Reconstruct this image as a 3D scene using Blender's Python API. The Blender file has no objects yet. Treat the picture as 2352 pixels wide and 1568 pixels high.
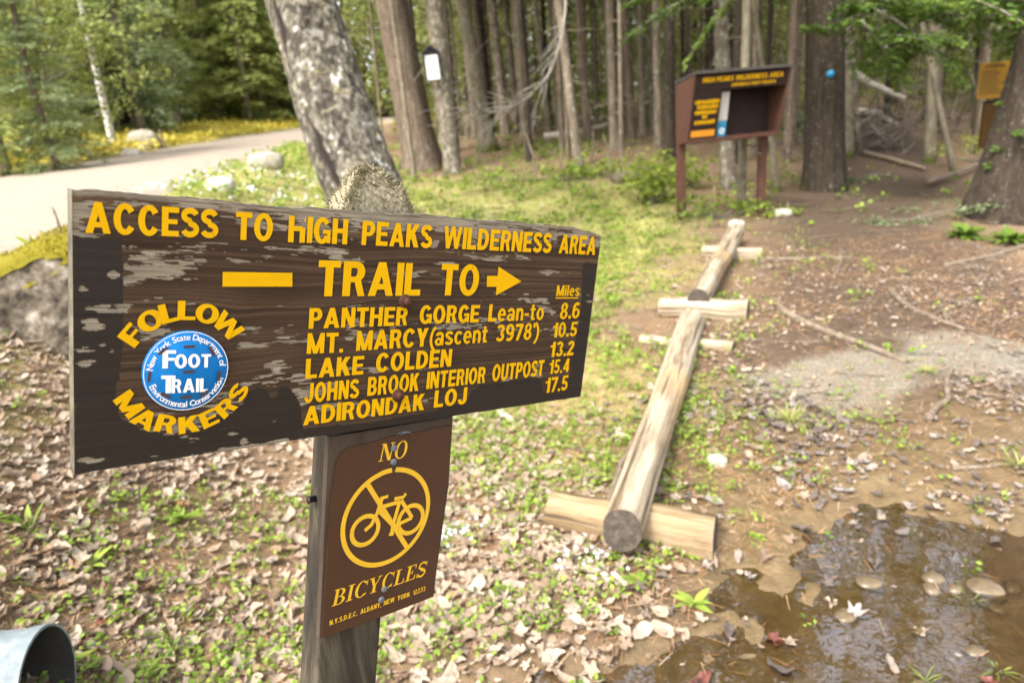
import bpy, bmesh, math, random
import numpy as np
from mathutils import Vector, Matrix

random.seed(7)
rng = np.random.default_rng(11)
scene = bpy.context.scene
COL = scene.collection

# ------------------------------------------------------------------ camera
PITCH, ROLL, EYE = math.radians(18.0), math.radians(5.0), 1.5
F_PX, CX, CY = 1568.0, 1176.0, 784.0
FW = np.array([0, math.cos(PITCH), -math.sin(PITCH)])
_U0 = np.array([0, math.sin(PITCH), math.cos(PITCH)])
_R0 = np.array([1.0, 0, 0])
RT = _R0 * math.cos(ROLL) - _U0 * math.sin(ROLL)
UP = _R0 * math.sin(ROLL) + _U0 * math.cos(ROLL)
CAM = np.array([0, 0, EYE])
cd = bpy.data.cameras.new('camera')
cam = bpy.data.objects.new('camera', cd)
COL.objects.link(cam)
M = Matrix.Identity(4)
for i in range(3):
    M[i][0], M[i][1], M[i][2], M[i][3] = RT[i], UP[i], -FW[i], CAM[i]
cam.matrix_world = M
cd.sensor_width = 36.0
cd.lens = 24.0
cd.clip_start, cd.clip_end = 0.02, 1000
cd.dof.use_dof = True
cd.dof.focus_distance = 0.77
cd.dof.aperture_fstop = 5.6
scene.camera = cam

# ------------------------------------------------------------------ world, sun, exposure
SUN_EL, SUN_AZ = math.radians(54), math.radians(-138)      # azimuth measured from +Y towards +X
world = bpy.data.worlds.new("World")
scene.world = world
world.use_nodes = True
wn = world.node_tree.nodes
wl = world.node_tree.links
bg = wn['Background']
sky = wn.new('ShaderNodeTexSky')
sky.sky_type = 'NISHITA'
sky.sun_disc = False
sky.sun_elevation = SUN_EL
sky.sun_rotation = SUN_AZ
sky.dust_density = 4.0
sky.air_density = 1.0
hs = wn.new('ShaderNodeHueSaturation')
hs.inputs['Saturation'].default_value = 0.35
wl.new(sky.outputs[0], hs.inputs['Color'])
wl.new(hs.outputs[0], bg.inputs[0])
bg.inputs[1].default_value = 0.15
tcw = wn.new('ShaderNodeTexCoord'); cn_ = wn.new('ShaderNodeTexNoise'); cn_.inputs['Scale'].default_value = 3.0; cn_.inputs['Detail'].default_value = 5
wl.new(tcw.outputs['Generated'], cn_.inputs['Vector'])
mr_ = wn.new('ShaderNodeMapRange'); mr_.inputs[1].default_value = .35; mr_.inputs[2].default_value = .65; mr_.inputs[3].default_value = 1.0; mr_.inputs[4].default_value = 2.4
wl.new(cn_.outputs['Fac'], mr_.inputs[0]); wl.new(mr_.outputs[0], hs.inputs['Value'])
sd = bpy.data.lights.new('sun', 'SUN')
sd.energy = 1.5
sd.angle = math.radians(14)
sd.color = (1.0, 0.95, 0.86)
sun = bpy.data.objects.new('sun', sd)
COL.objects.link(sun)
sdir = Vector((math.sin(SUN_AZ) * math.cos(SUN_EL), math.cos(SUN_AZ) * math.cos(SUN_EL), math.sin(SUN_EL)))
sun.rotation_euler = (-sdir).to_track_quat('-Z', 'Y').to_euler()
sun.location = sdir * 30
scene.view_settings.view_transform = 'Standard'
scene.view_settings.look = 'None'
scene.view_settings.exposure = 1.3
scene.view_settings.gamma = 1.0
scene.render.engine = 'CYCLES'
scene.cycles.max_bounces = 7
scene.cycles.transparent_max_bounces = 12
scene.cycles.caustics_reflective = False
scene.cycles.caustics_refractive = False
scene.cycles.use_denoising = True
scene.cycles.denoising_input_passes = 'RGB_ALBEDO_NORMAL'
scene.cycles.denoising_prefilter = 'ACCURATE'

# ------------------------------------------------------------------ noise
def _hash(ix, iy, seed):
    h = (ix.astype(np.int64) * 374761393 + iy.astype(np.int64) * 668265263 + seed * 974711) & 0xFFFFFFFF
    h = ((h ^ (h >> 13)) * 1274126177) & 0xFFFFFFFF
    h = (h ^ (h >> 16)) & 0xFFFFFFFF
    return h / 4294967295.0

def vnoise(x, y, seed=0):
    x = np.asarray(x, float); y = np.asarray(y, float)
    x0 = np.floor(x); y0 = np.floor(y)
    fx = x - x0; fy = y - y0
    fx = fx * fx * (3 - 2 * fx); fy = fy * fy * (3 - 2 * fy)
    a = _hash(x0, y0, seed); b = _hash(x0 + 1, y0, seed)
    c = _hash(x0, y0 + 1, seed); d = _hash(x0 + 1, y0 + 1, seed)
    return (a * (1 - fx) + b * fx) * (1 - fy) + (c * (1 - fx) + d * fx) * fy

def fbm(x, y, seed=0, o=4):
    s = 0; a = 0.5; t = 0
    for k in range(o):
        s = s + a * vnoise(np.asarray(x) * 2 ** k, np.asarray(y) * 2 ** k, seed + k * 17); t += a; a *= 0.5
    return s / t

def sstep(a, b, x):
    t = np.clip((np.asarray(x, float) - a) / (b - a), 0, 1)
    return t * t * (3 - 2 * t)

def in_poly(x, y, poly):
    x = np.asarray(x, float); y = np.asarray(y, float)
    ins = np.zeros(x.shape, bool)
    n = len(poly)
    for i in range(n):
        x1, y1 = poly[i]; x2, y2 = poly[(i + 1) % n]
        if y1 == y2: continue
        c = ((y1 > y) != (y2 > y)) & (x < (x2 - x1) * (y - y1) / (y2 - y1) + x1)
        ins ^= c
    return ins

# ------------------------------------------------------------------ terrain
def road_near(y):
    yy = np.clip(np.asarray(y, float), -20, 90)
    a = -3.2 - 0.21 * (yy - 4.4) + 0.0045 * np.clip(yy - 4.4, 0, None) ** 2
    return np.where(yy < 0, -2.276, a)
ROAD_W = 5.3
def softplus(t):
    t = np.asarray(t, float)
    return np.where(t > 20, t, np.log1p(np.exp(np.minimum(t, 20))))
def road_z(y):
    return 0.9 + 0.03 * np.clip(np.asarray(y, float) - 4.4, 0, 60)
PUDDLE = [(-0.55, 1.58), (0.05, 1.60), (0.33, 1.66), (0.47, 1.77), (0.58, 1.90), (0.73, 2.02), (0.90, 2.12), (1.05, 2.26), (1.24, 2.34),
          (1.45, 2.30), (1.75, 2.12), (2.4, 1.95), (3.0, 1.2), (2.6, 0.5), (1.0, 0.3), (-0.3, 0.9), (-0.75, 1.3)]
def puddle_depth(x, y):
    """soft inside measure 0..1"""
    x = np.asarray(x, float); y = np.asarray(y, float)
    jx = x + 0.34 * (fbm(x * 6, y * 6, 41) - 0.5); jy = y + 0.34 * (fbm(x * 6, y * 6, 57) - 0.5)
    tot = 0
    for dx, dy in ((0, 0), (.13, 0), (-.13, 0), (0, .13), (0, -.13), (.09, .09), (-.09, .09), (.09, -.09), (-.09, -.09)):
        tot = tot + in_poly(jx + dx, jy + dy, PUDDLE)
    return tot / 9.0
def macro(x, y):
    x = np.asarray(x, float); y = np.asarray(y, float)
    zb = 0.10 * (softplus(y - 8) - 0.45 * softplus(y - 20) - 0.3 * softplus(y - 40))
    zb = zb - 0.05 * np.clip(x - 2, 0, 4) * sstep(3, 8, y)
    zr = road_z(y)
    xn = road_near(y)
    wid = 2.0 + 1.6 * sstep(4, 14, y)
    t = np.clip((x - xn) / wid, 0, 1)
    s = 1 - t * t * (3 - 2 * t)
    z = zb + (zr - zb) * s
    w = xn - ROAD_W - x
    z = z + np.where(w > 0, 0.13 * np.clip(w, 0, 22), 0)
    return z
def terrain(x, y):
    z = macro(x, y)
    x = np.asarray(x, float); y = np.asarray(y, float)
    on_road = ((x < road_near(y) + 0.2) & (x > road_near(y) - ROAD_W - 0.2))
    amp = np.where(on_road, 0.15, 1.0)
    z = z + amp * (0.10 * (fbm(x * 0.7, y * 0.7, 3, 3) - 0.5) + 0.035 * (fbm(x * 4, y * 4, 5, 3) - 0.5))
    pd = puddle_depth(x, y)
    z = z * (1 - 0.85 * sstep(0.0, 1.0, pd)) - 0.045 * pd + 0.05 * np.minimum(1, pd * 1.6) * (fbm(x * 7, y * 7, 77, 4) - 0.47)
    return z
WATER_Z = -0.028

def ray(px, py):
    return FW + RT * (px - CX) / F_PX - UP * (py - CY) / F_PX
def at(px, py, dz=0.0):
    """ground point seen at a place in the 2352x1568 view"""
    d = ray(px, py)
    ts = 0.7 * 1.015 ** np.arange(330)
    P = CAM[None, :] + ts[:, None] * d[None, :]
    h = macro(P[:, 0], P[:, 1]) + dz
    k = np.argmax(P[:, 2] < h)
    if P[k, 2] >= h[k]:
        k = len(ts) - 1
    k = max(k, 1)
    a = P[k - 1, 2] - h[k - 1]; b = P[k, 2] - h[k]
    f = a / (a - b) if a != b else 0
    q = P[k - 1] * (1 - f) + P[k] * f
    return np.array([q[0], q[1], float(terrain(q[0], q[1]))])
def pt(px, py, depth):
    return CAM + ray(px, py) * depth
def pt_h(px, py, hd):
    d = ray(px, py); return CAM + d * (hd / math.hypot(d[0], d[1]))
def depth_of(p):
    return float((np.asarray(p) - CAM) @ FW)

# ------------------------------------------------------------------ object helpers
def link(o): COL.objects.link(o); return o
def tag(o, label=None, cat=None, group=None, kind=None):
    if label: o['label'] = label
    if cat: o['category'] = cat
    if group: o['group'] = group
    if kind: o['kind'] = kind
    return o
def empty(name, loc, label, cat, group=None):
    o = bpy.data.objects.new(name, None)
    o.location = Vector(loc); o.empty_display_size = 0.1
    link(o)
    return tag(o, label, cat, group)
def world_loc(o):
    v = Vector((0, 0, 0))
    while o is not None:
        v += o.location; o = o.parent
    return v
def mesh_obj(name, V, Fs, mat, parent=None, smooth=False, tint=None, attrs=None, local=False, origin=None):
    """V (n,3); Fs: array (m,3|4) or list of such arrays or list of lists"""
    V = np.asarray(V, np.float64).reshape(-1, 3)
    if parent is not None and not local:
        V = V - np.array(world_loc(parent))
    if parent is None and origin is not None:
        V = V - np.asarray(origin)
    me = bpy.data.meshes.new(name)
    if isinstance(Fs, np.ndarray):
        Fs = [Fs]
    if len(Fs) and isinstance(Fs[0], np.ndarray):
        nl = sum(f.size for f in Fs); nf = sum(len(f) for f in Fs)
        me.vertices.add(len(V)); me.vertices.foreach_set('co', V.astype(np.float32).ravel())
        me.loops.add(nl); me.loops.foreach_set('vertex_index', np.concatenate([f.ravel() for f in Fs]).astype(np.int32))
        tot = np.concatenate([np.full(len(f), f.shape[1], np.int32) for f in Fs])
        st = np.concatenate([[0], np.cumsum(tot)[:-1]]).astype(np.int32)
        me.polygons.add(nf); me.polygons.foreach_set('loop_start', st); me.polygons.foreach_set('loop_total', tot)
        me.update(calc_edges=True); me.validate()
    else:
        me.from_pydata([tuple(v) for v in V], [], [list(map(int, f)) for f in Fs]); me.update()
    me.materials.append(mat)
    if smooth:
        me.polygons.foreach_set('use_smooth', np.ones(len(me.polygons), bool))
    if tint is not None:
        a = me.attributes.new('tint', 'FLOAT', 'POINT'); a.data.foreach_set('value', np.asarray(tint, np.float32))
    for k, v in (attrs or {}).items():
        a = me.attributes.new(k, 'FLOAT', 'POINT'); a.data.foreach_set('value', np.asarray(v, np.float32))
    o = bpy.data.objects.new(name, me)
    if parent is not None: o.parent = parent
    elif origin is not None: o.location = Vector(origin)
    return link(o)

class Acc:
    """collects pieces of one mesh"""
    def __init__(self): self.V = []; self.F3 = []; self.F4 = []; self.T = []; self.n = 0
    def add(self, V, F, tint=0.5):
        V = np.asarray(V, float).reshape(-1, 3); F = np.asarray(F, int)
        (self.F3 if F.shape[1] == 3 else self.F4).append(F + self.n)
        self.V.append(V); self.n += len(V)
        self.T.append(np.broadcast_to(np.asarray(tint, float), (len(V),)))
    def build(self, name, mat, parent=None, **k):
        Fs = []
        if self.F3: Fs.append(np.concatenate(self.F3))
        if self.F4: Fs.append(np.concatenate(self.F4))
        return mesh_obj(name, np.concatenate(self.V), Fs, mat, parent, tint=np.concatenate(self.T), **k)

def box_bm(size, bevel=0.004, seg=1):
    bm = bmesh.new()
    bmesh.ops.create_cube(bm, size=1.0)
    bmesh.ops.scale(bm, vec=size, verts=bm.verts)
    if bevel: bmesh.ops.bevel(bm, geom=bm.edges[:], offset=bevel, segments=seg, affect='EDGES')
    V = np.array([v.co[:] for v in bm.verts]); F = [[v.index for v in f.verts] for f in bm.faces]
    bm.free()
    return V, F
def box_obj(name, center, axes, size, mat, parent=None, bevel=0.004):
    V, F = box_bm(size, bevel)
    A = np.array(axes)
    V = V @ A + np.asarray(center)
    return mesh_obj(name, V, F, mat, parent)

def tube(P, Rr, n=10, cap=True, bump=0.0, seed=0, bscale=6.0, flute=0.0):
    P = np.asarray(P, float); Rr = np.asarray(Rr, float)
    m = len(P)
    T = np.gradient(P, axis=0); T /= np.linalg.norm(T, axis=1)[:, None] + 1e-9
    ref = np.array([0, 0, 1.0]) if abs(T[0, 2]) < 0.8 else np.array([1.0, 0, 0])
    V = np.zeros((m, n, 3)); ang = np.arange(n) / n * 2 * np.pi
    for i in range(m):
        a = np.cross(T[i], ref); a /= np.linalg.norm(a); b = np.cross(T[i], a)
        r = np.full(n, Rr[i])
        if bump: r = r * (1 + bump * 2 * (fbm(np.cos(ang) * 2 + 10 + seed, i * bscale / m + np.sin(ang) * 2, seed, 3) - 0.5))
        if flute: r = r * (1 + flute * np.sin(ang * 5 + seed) * max(0, 1 - i / (m * 0.25)))
        V[i] = P[i] + r[:, None] * (np.cos(ang)[:, None] * a + np.sin(ang)[:, None] * b)
    F = []
    i, j = np.meshgrid(np.arange(m - 1), np.arange(n), indexing='ij')
    F = np.stack([i * n + j, i * n + (j + 1) % n, (i + 1) * n + (j + 1) % n, (i + 1) * n + j], -1).reshape(-1, 4)
    V = V.reshape(-1, 3)
    F3 = None
    if cap:
        c0, c1 = len(V), len(V) + 1
        V = np.vstack([V, P[0], P[-1]])
        jj = np.arange(n)
        F3 = np.vstack([np.stack([np.full(n, c0), (jj + 1) % n, jj], 1), np.stack([np.full(n, c1), (m - 1) * n + jj, (m - 1) * n + (jj + 1) % n], 1)])
    return V, F, F3
def add_tube(acc, P, Rr, n=8, tint=0.5, **k):
    V, F, F3 = tube(P, Rr, n, **k)
    base = acc.n
    acc.V.append(V); acc.n += len(V); acc.T.append(np.broadcast_to(np.asarray(tint, float), (len(V),)))
    acc.F4.append(F + base)
    if F3 is not None: acc.F3.append(F3 + base)

# ------------------------------------------------------------------ materials
def new_mat(name):
    m = bpy.data.materials.new(name); m.use_nodes = True
    nt = m.node_tree; p = nt.nodes['Principled BSDF']
    return m, nt, p
def ramp(nt, fac, stops, interp='LINEAR'):
    r = nt.nodes.new('ShaderNodeValToRGB'); r.color_ramp.interpolation = interp
    e = r.color_ramp.elements
    e[0].position, e[0].color = stops[0][0], (*stops[0][1], 1)
    e[1].position, e[1].color = stops[-1][0], (*stops[-1][1], 1)
    for p, c in stops[1:-1]:
        x = e.new(p); x.color = (*c, 1)
    nt.links.new(fac, r.inputs[0]); return r.outputs[0]
def noise(nt, scale, stretch=(1, 1, 1), detail=4, rough=0.6, coord='Object', dist=0.0):
    tc = nt.nodes.new('ShaderNodeTexCoord'); mp = nt.nodes.new('ShaderNodeMapping')
    mp.inputs['Scale'].default_value = stretch
    n = nt.nodes.new('ShaderNodeTexNoise')
    n.inputs['Scale'].default_value = scale; n.inputs['Detail'].default_value = detail; n.inputs['Roughness'].default_value = rough
    n.inputs['Distortion'].default_value = dist
    nt.links.new(tc.outputs[coord], mp.inputs[0]); nt.links.new(mp.outputs[0], n.inputs['Vector'])
    return n.outputs['Fac']
def attr(nt, name):
    a = nt.nodes.new('ShaderNodeAttribute'); a.attribute_name = name; return a.outputs['Fac']
def mixc(nt, fac, a, b):
    m = nt.nodes.new('ShaderNodeMix'); m.data_type = 'RGBA'
    L = nt.links
    for s, v in ((m.inputs[0], fac), (m.inputs[6], a), (m.inputs[7], b)):
        if hasattr(v, 'is_output'): L.new(v, s)
        elif isinstance(v, (tuple, list)): s.default_value = (*v[:3], 1)
        else: s.default_value = v
    return m.outputs[2]
def mth(nt, op, a, b=0.0):
    m = nt.nodes.new('ShaderNodeMath'); m.operation = op
    for s, v in zip(m.inputs, (a, b)):
        if hasattr(v, 'is_output'): nt.links.new(v, s)
        else: s.default_value = v
    return m.outputs[0]
def bump(nt, p, h, strength=0.4, dist=0.01):
    b = nt.nodes.new('ShaderNodeBump'); b.inputs['Strength'].default_value = strength; b.inputs['Distance'].default_value = dist
    nt.links.new(h, b.inputs['Height']); nt.links.new(b.outputs[0], p.inputs['Normal'])

def mottled(name, stops, scale=6, stretch=(1, 1, 1), rough=0.8, bstr=0.3, bdist=0.01, detail=6, spec=0.3, coord='Object'):
    m, nt, p = new_mat(name)
    n = noise(nt, scale, stretch, detail, 0.65, coord)
    nt.links.new(ramp(nt, n, stops), p.inputs['Base Color'])
    p.inputs['Roughness'].default_value = rough; p.inputs['Specular IOR Level'].default_value = spec
    if bstr: bump(nt, p, noise(nt, scale * 2.2, stretch, detail, 0.7, coord), bstr, bdist)
    return m
def bark(name, c1, c2, lichen=(0.45, 0.45, 0.38), lich=0.3, scale=5.0, stretch=(1, 1, 0.22), moss=0.0, bdist=0.02, mscale=3.0):
    m, nt, p = new_mat(name)
    n = noise(nt, scale * 2, stretch, 6, 0.7)
    c = ramp(nt, n, [(0.33, c1), (0.66, c2)])
    l = noise(nt, scale * mscale, (1, 1, 0.6), 6, 0.72)
    lf = ramp(nt, l, [(0.62 - 0.25 * lich, (0, 0, 0)), (0.68 - 0.2 * lich, (1, 1, 1))])
    c = mixc(nt, lf, c, lichen) if lich > 0 else c
    if moss:
        tc = nt.nodes.new('ShaderNodeTexCoord'); sp = nt.nodes.new('ShaderNodeSeparateXYZ')
        nt.links.new(tc.outputs['Object'], sp.inputs[0])
        mz = mth(nt, 'SUBTRACT', moss, sp.outputs[2])
        mz = mth(nt, 'MULTIPLY', mz, 2.5)
        mz = mth(nt, 'ADD', mz, mth(nt, 'SUBTRACT', noise(nt, 6), 0.6))
        mr = ramp(nt, mz, [(0.0, (0, 0, 0)), (0.4, (1, 1, 1))])
        c = mixc(nt, mr, c, (0.06, 0.075, 0.012))
    nt.links.new(c, p.inputs['Base Color'])
    p.inputs['Roughness'].default_value = 0.9; p.inputs['Specular IOR Level'].default_value = 0.2
    bump(nt, p, n, 0.8, bdist)
    return m
def leafmat(name, stops, trans=0.35, rough=0.6, spec=0.3):
    m, nt, p = new_mat(name)
    c = ramp(nt, attr(nt, 'tint'), stops)
    nt.links.new(c, p.inputs['Base Color']); p.inputs['Roughness'].default_value = rough
    p.inputs['Specular IOR Level'].default_value = spec
    t = nt.nodes.new('ShaderNodeBsdfTranslucent'); nt.links.new(c, t.inputs[0])
    mx = nt.nodes.new('ShaderNodeMixShader'); mx.inputs[0].default_value = trans
    out = nt.nodes['Material Output']
    nt.links.new(p.outputs[0], mx.inputs[1]); nt.links.new(t.outputs[0], mx.inputs[2]); nt.links.new(mx.outputs[0], out.inputs[0])
    return m
def plain(name, col, rough=0.5, spec=0.5, metal=0.0, nscale=0, namp=0.15):
    m, nt, p = new_mat(name)
    if nscale:
        lo = tuple(c * (1 - namp) for c in col); hi = tuple(min(1, c * (1 + namp)) for c in col)
        nt.links.new(ramp(nt, noise(nt, nscale, detail=5), [(0.3, lo), (0.7, hi)]), p.inputs['Base Color'])
    else:
        p.inputs['Base Color'].default_value = (*col, 1)
    p.inputs['Roughness'].default_value = rough; p.inputs['Specular IOR Level'].default_value = spec; p.inputs['Metallic'].default_value = metal
    return m

MAT = {}
MAT['yellow'] = plain('yellow vinyl', (0.57, 0.315, 0.001), 0.6, 0.1, nscale=60, namp=0.05)
MAT['yellow_print'] = plain('yellow print', (0.58, 0.34, 0.02), 0.4, 0.4, nscale=60, namp=0.06)
MAT['white_ink'] = plain('white ink', (0.78, 0.76, 0.72), 0.5, nscale=50, namp=0.1)
MAT['blue'] = plain('blue plastic', (0.002, 0.14, 0.40), 0.5, 0.2, nscale=30, namp=0.12)
MAT['rust'] = mottled('rusty steel', [(0.3, (0.022, 0.008, 0.005)), (0.7, (0.085, 0.028, 0.015))], 180, rough=0.75, bstr=0.4, bdist=0.001)
MAT['slot'] = plain('rust brown slot', (0.05, 0.022, 0.014), 0.8)
MAT['plate'] = plain('brown enamel plate', (0.048, 0.020, 0.009), 0.38, 0.4, nscale=25, namp=0.12)
MAT['steel'] = plain('grey nail steel', (0.13, 0.135, 0.145), 0.7, 0.3, 0.3, nscale=80)
MAT['post'] = mottled('weathered dark post', [(0.30, (0.010, 0.0075, 0.005)), (0.5, (0.033, 0.025, 0.016)), (0.70, (0.10, 0.084, 0.056))], 36, (1, 1, 0.10), 0.9, 0.7, 0.003, 8)
def postmat():
    m = MAT['post']; nt = m.node_tree; p = nt.nodes['Principled BSDF']; src = p.inputs['Base Color'].links[0].from_socket
    g = ramp(nt, noise(nt, 260, (1, 1, .8), 6, .7), [(.3, (.07, .055, .035)), (.5, (.20, .17, .11)), (.7, (.36, .32, .22))])
    nt.links.new(mixc(nt, attr(nt, 'top'), src, g), p.inputs['Base Color'])
postmat()
MAT['backing'] = mottled('dark painted backing', [(0.3, (0.035, 0.023, 0.015)), (0.7, (0.065, 0.045, 0.030))], 40, (1, 1, 0.3), 0.7, 0.4, 0.002)
MAT['lichen'] = leafmat('pale lichen', [(0, (0.13, 0.115, 0.055)), (0.5, (0.24, 0.21, 0.12)), (1, (0.40, 0.36, 0.23))], 0.2, 0.9)
MAT['culvert'] = mottled('galvanised pipe', [(0.3, (0.11, 0.135, 0.145)), (0.5, (0.17, 0.20, 0.21)), (0.7, (0.24, 0.265, 0.265))], 22, (1, 1, 1), 0.7, 0.2, 0.003, spec=0.5)
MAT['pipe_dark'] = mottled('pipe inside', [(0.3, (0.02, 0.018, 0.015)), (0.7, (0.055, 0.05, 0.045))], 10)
def logmat(tone=(1, 1, 1)):
    m, nt, p = new_mat('barkless log wood')
    n = noise(nt, 10, (0.12, 1, 1), 8, 0.7)
    c = ramp(nt, n, [(p_, tuple(a_ * b_ for a_, b_ in zip(c_, tone))) for p_, c_ in ((0.30, (0.06, 0.04, 0.023)), (0.41, (0.19, 0.14, 0.085)), (0.53, (0.34, 0.275, 0.19)), (0.70, (0.45, 0.39, 0.295)))])
    o = noise(nt, 3, (0.4, 1, 1), 4)
    c = mixc(nt, ramp(nt, o, [(0.52, (0, 0, 0)), (0.7, (0.8, 0.8, 0.8))]), c, (0.48, 0.30, 0.13))
    k = noise(nt, 22, (0.3, 1, 1), 3)
    c = mixc(nt, ramp(nt, k, [(0.66, (0, 0, 0)), (0.72, (0.7, 0.7, 0.7))]), c, (0.12, 0.08, 0.05))
    cr = noise(nt, 26, (0.035, 1, 1), 3, .6)
    c = mixc(nt, ramp(nt, cr, [(0.36, (.85, .85, .85)), (0.42, (0, 0, 0))]), c, (0.055, 0.038, 0.025))
    gy2 = noise(nt, 5, (0.5, 1, 1), 6, .7)
    c = mixc(nt, ramp(nt, gy2, [(0.52, (0, 0, 0)), (0.66, (.6, .6, .6))]), c, (0.27, 0.215, 0.145))
    nt.links.new(c, p.inputs['Base Color']); p.inputs['Roughness'].default_value = 0.85; p.inputs['Specular IOR Level'].default_value = .2
    bump(nt, p, mth(nt, 'ADD', n, cr), 1.0, 0.012)
    return m
MAT['log'] = logmat()
MAT['log_brown'] = logmat((.80, .70, .56))
MAT['log_end'] = mottled('dark log end grain', [(0.3, (0.030, 0.023, 0.017)), (0.5, (.062, .049, .036)), (0.7, (0.12, 0.094, 0.068))], 35, rough=0.9, bdist=0.004)
MAT['stick'] = mottled('grey brown stick', [(0.3, (0.085, 0.06, 0.04)), (0.7, (0.25, 0.195, 0.14))], 20, rough=0.85)
MAT['paleStick'] = mottled('pale bare wood', [(0.3, (0.34, 0.28, 0.2)), (0.7, (0.62, 0.56, 0.46))], 14, rough=0.85)
MAT['rock'] = mottled('lichened granite', [(0.36, (0.03, 0.023, 0.017)), (0.46, (0.10, 0.078, 0.055)), (0.54, (0.20, 0.165, 0.12)), (0.66, (0.38, 0.34, 0.28))], 11, rough=0.95, bstr=0.8, bdist=0.02, detail=10)
MAT['rock_pale'] = mottled('pale boulder', [(0.3, (0.36, 0.31, 0.25)), (0.7, (0.66, 0.61, 0.54))], 5, rough=0.95, bstr=0.5, bdist=0.02)
MAT['rock_grey'] = mottled('grey brown boulder', [(0.3, (0.22, 0.19, 0.14)), (0.7, (0.46, 0.41, 0.33))], 4, rough=0.95, bstr=0.5, bdist=0.02)
MAT['pebble'] = mottled('wet pebble', [(0.3, (0.07, 0.048, 0.026)), (0.7, (0.19, 0.14, 0.08))], 16, rough=0.35, bstr=0.2, bdist=0.003, spec=0.5)
MAT['moss'] = leafmat('yellow green moss', [(0, (0.13, 0.11, 0.008)), (0.5, (0.30, 0.25, 0.016)), (1, (0.46, 0.38, 0.03))], 0.25, 0.9)
MAT['kiosk'] = mottled('red brown kiosk stain', [(0.3, (0.064, 0.027, 0.017)), (0.7, (0.098, 0.042, 0.027))], 12, (1, 1, 0.4), 0.75, 0.3, 0.003)
MAT['kiosk_dark_shaded'] = mottled('dark shaded kiosk board', [(0.3, (0.013, 0.0055, 0.0035)), (0.7, (0.021, 0.009, 0.0055))], 12, rough=0.75, bstr=0.2)  # dark brown boards, with the shade inside the kiosk put into the colour
MAT['roofing'] = mottled('grey roof felt', [(0.3, (0.035, 0.03, 0.025)), (0.7, (0.07, 0.06, 0.05))], 30)
MAT['orange'] = plain('orange label', (0.62, 0.24, 0.015), 0.5, nscale=30, namp=0.1)
MAT['ochre'] = plain('shaded yellow sign face', (0.42, 0.215, 0.006), 0.5, nscale=20, namp=0.12)  # yellow face, its colour lowered to stand for tree shade
MAT['paper'] = plain('white paper', (0.78, 0.79, 0.76), 0.6, nscale=30, namp=0.04)
MAT['shaded_paper'] = plain('shaded white paper', (.42, .40, .35), .7, nscale=30, namp=.08)  # white sheet, greyed in its colour for the shade inside the kiosk
MAT['ochre_ink'] = plain('dull ochre print', (.40, .20, .01), .6)
MAT['black_ink'] = plain('black ink', (0.02, 0.017, 0.012), 0.5)
MAT['grey_ink'] = plain('grey print', (0.42, 0.43, 0.44), 0.6)
MAT['black_wood'] = plain('black stained wood', (0.018, 0.015, 0.014), 0.6, nscale=30, namp=0.3)
MAT['teal'] = plain('teal notice', (0.02, 0.20, 0.34), 0.4, nscale=20, namp=0.1)
MAT['disc_blue'] = plain('light blue marker', (0.02, 0.27, 0.48), 0.4, nscale=30, namp=0.1)
MAT['dead_leaf'] = leafmat('dead leaves', [(0, (0.50, 0.41, 0.315)), (0.12, (0.29, 0.21, 0.14)), (0.25, (0.47, 0.375, 0.28)), (0.36, (0.19, 0.122, 0.072)), (0.48, (0.47, 0.40, 0.315)), (0.6, (0.29, 0.19, 0.115)), (0.70, (0.30, 0.25, 0.215)), (0.78, (0.12, 0.092, 0.075)), (0.92, (0.17, 0.138, 0.118)), (1, (0.36, 0.325, 0.295))], 0.25, 0.7, 0.2)
MAT['red_leaf'] = leafmat('red brown wet leaf', [(0, (0.10, 0.028, 0.018)), (1, (0.20, 0.07, 0.05))], 0.1, 0.25, 0.6)
MAT['green'] = leafmat('fresh ground plants', [(0, (0.07, 0.13, 0.015)), (0.5, (0.17, 0.26, 0.03)), (1, (0.34, 0.42, 0.07))], 0.35)
MAT['grass'] = leafmat('grass blades', [(0, (0.13, 0.17, 0.025)), (0.5, (0.29, 0.33, 0.075)), (1, (0.50, 0.44, 0.20))], 0.4)
MAT['needle'] = leafmat('fallen needles', [(0, (0.22, 0.10, 0.04)), (0.6, (0.40, 0.22, 0.10)), (1, (0.55, 0.40, 0.24))], 0.0, 0.7)
MAT['flower'] = leafmat('white flowers', [(0, (0.55, 0.62, 0.78)), (1, (0.82, 0.83, 0.85))], 0.2)
MAT['ever'] = leafmat('evergreen needles', [(0, (0.14, 0.155, 0.045)), (0.5, (0.29, 0.33, 0.09)), (1, (0.52, 0.55, 0.19))], 0.5)
MAT['ever_blue'] = leafmat('spruce needles', [(0, (0.12, 0.15, 0.07)), (0.5, (0.24, 0.30, 0.14)), (1, (0.42, 0.48, 0.26))], 0.5)
MAT['hemlock'] = leafmat('hemlock sprays', [(0, (0.05, 0.09, 0.018)), (0.5, (0.12, 0.20, 0.035)), (1, (0.26, 0.36, 0.07))], 0.4)
MAT['fresh'] = leafmat('young deciduous leaves', [(0, (0.13, 0.18, 0.045)), (0.5, (0.26, 0.33, 0.10)), (1, (0.42, 0.48, 0.20))], 0.5)
MAT['lime'] = leafmat('bright understory leaves', [(0, (0.10, 0.15, 0.02)), (0.5, (0.21, 0.28, 0.04)), (1, (0.36, 0.42, 0.07))], 0.45)
MAT['wood_far'] = leafmat('distant foliage', [(0, (0.10, 0.105, 0.04)), (0.35, (0.18, 0.18, 0.07)), (0.7, (0.30, 0.33, 0.10)), (1, (0.48, 0.52, 0.16))], 0.45)
MAT['twig'] = leafmat('bare grey twigs', [(0, (0.075, 0.055, 0.04)), (1, (0.36, 0.33, 0.27))], 0.0, 0.9)
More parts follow.
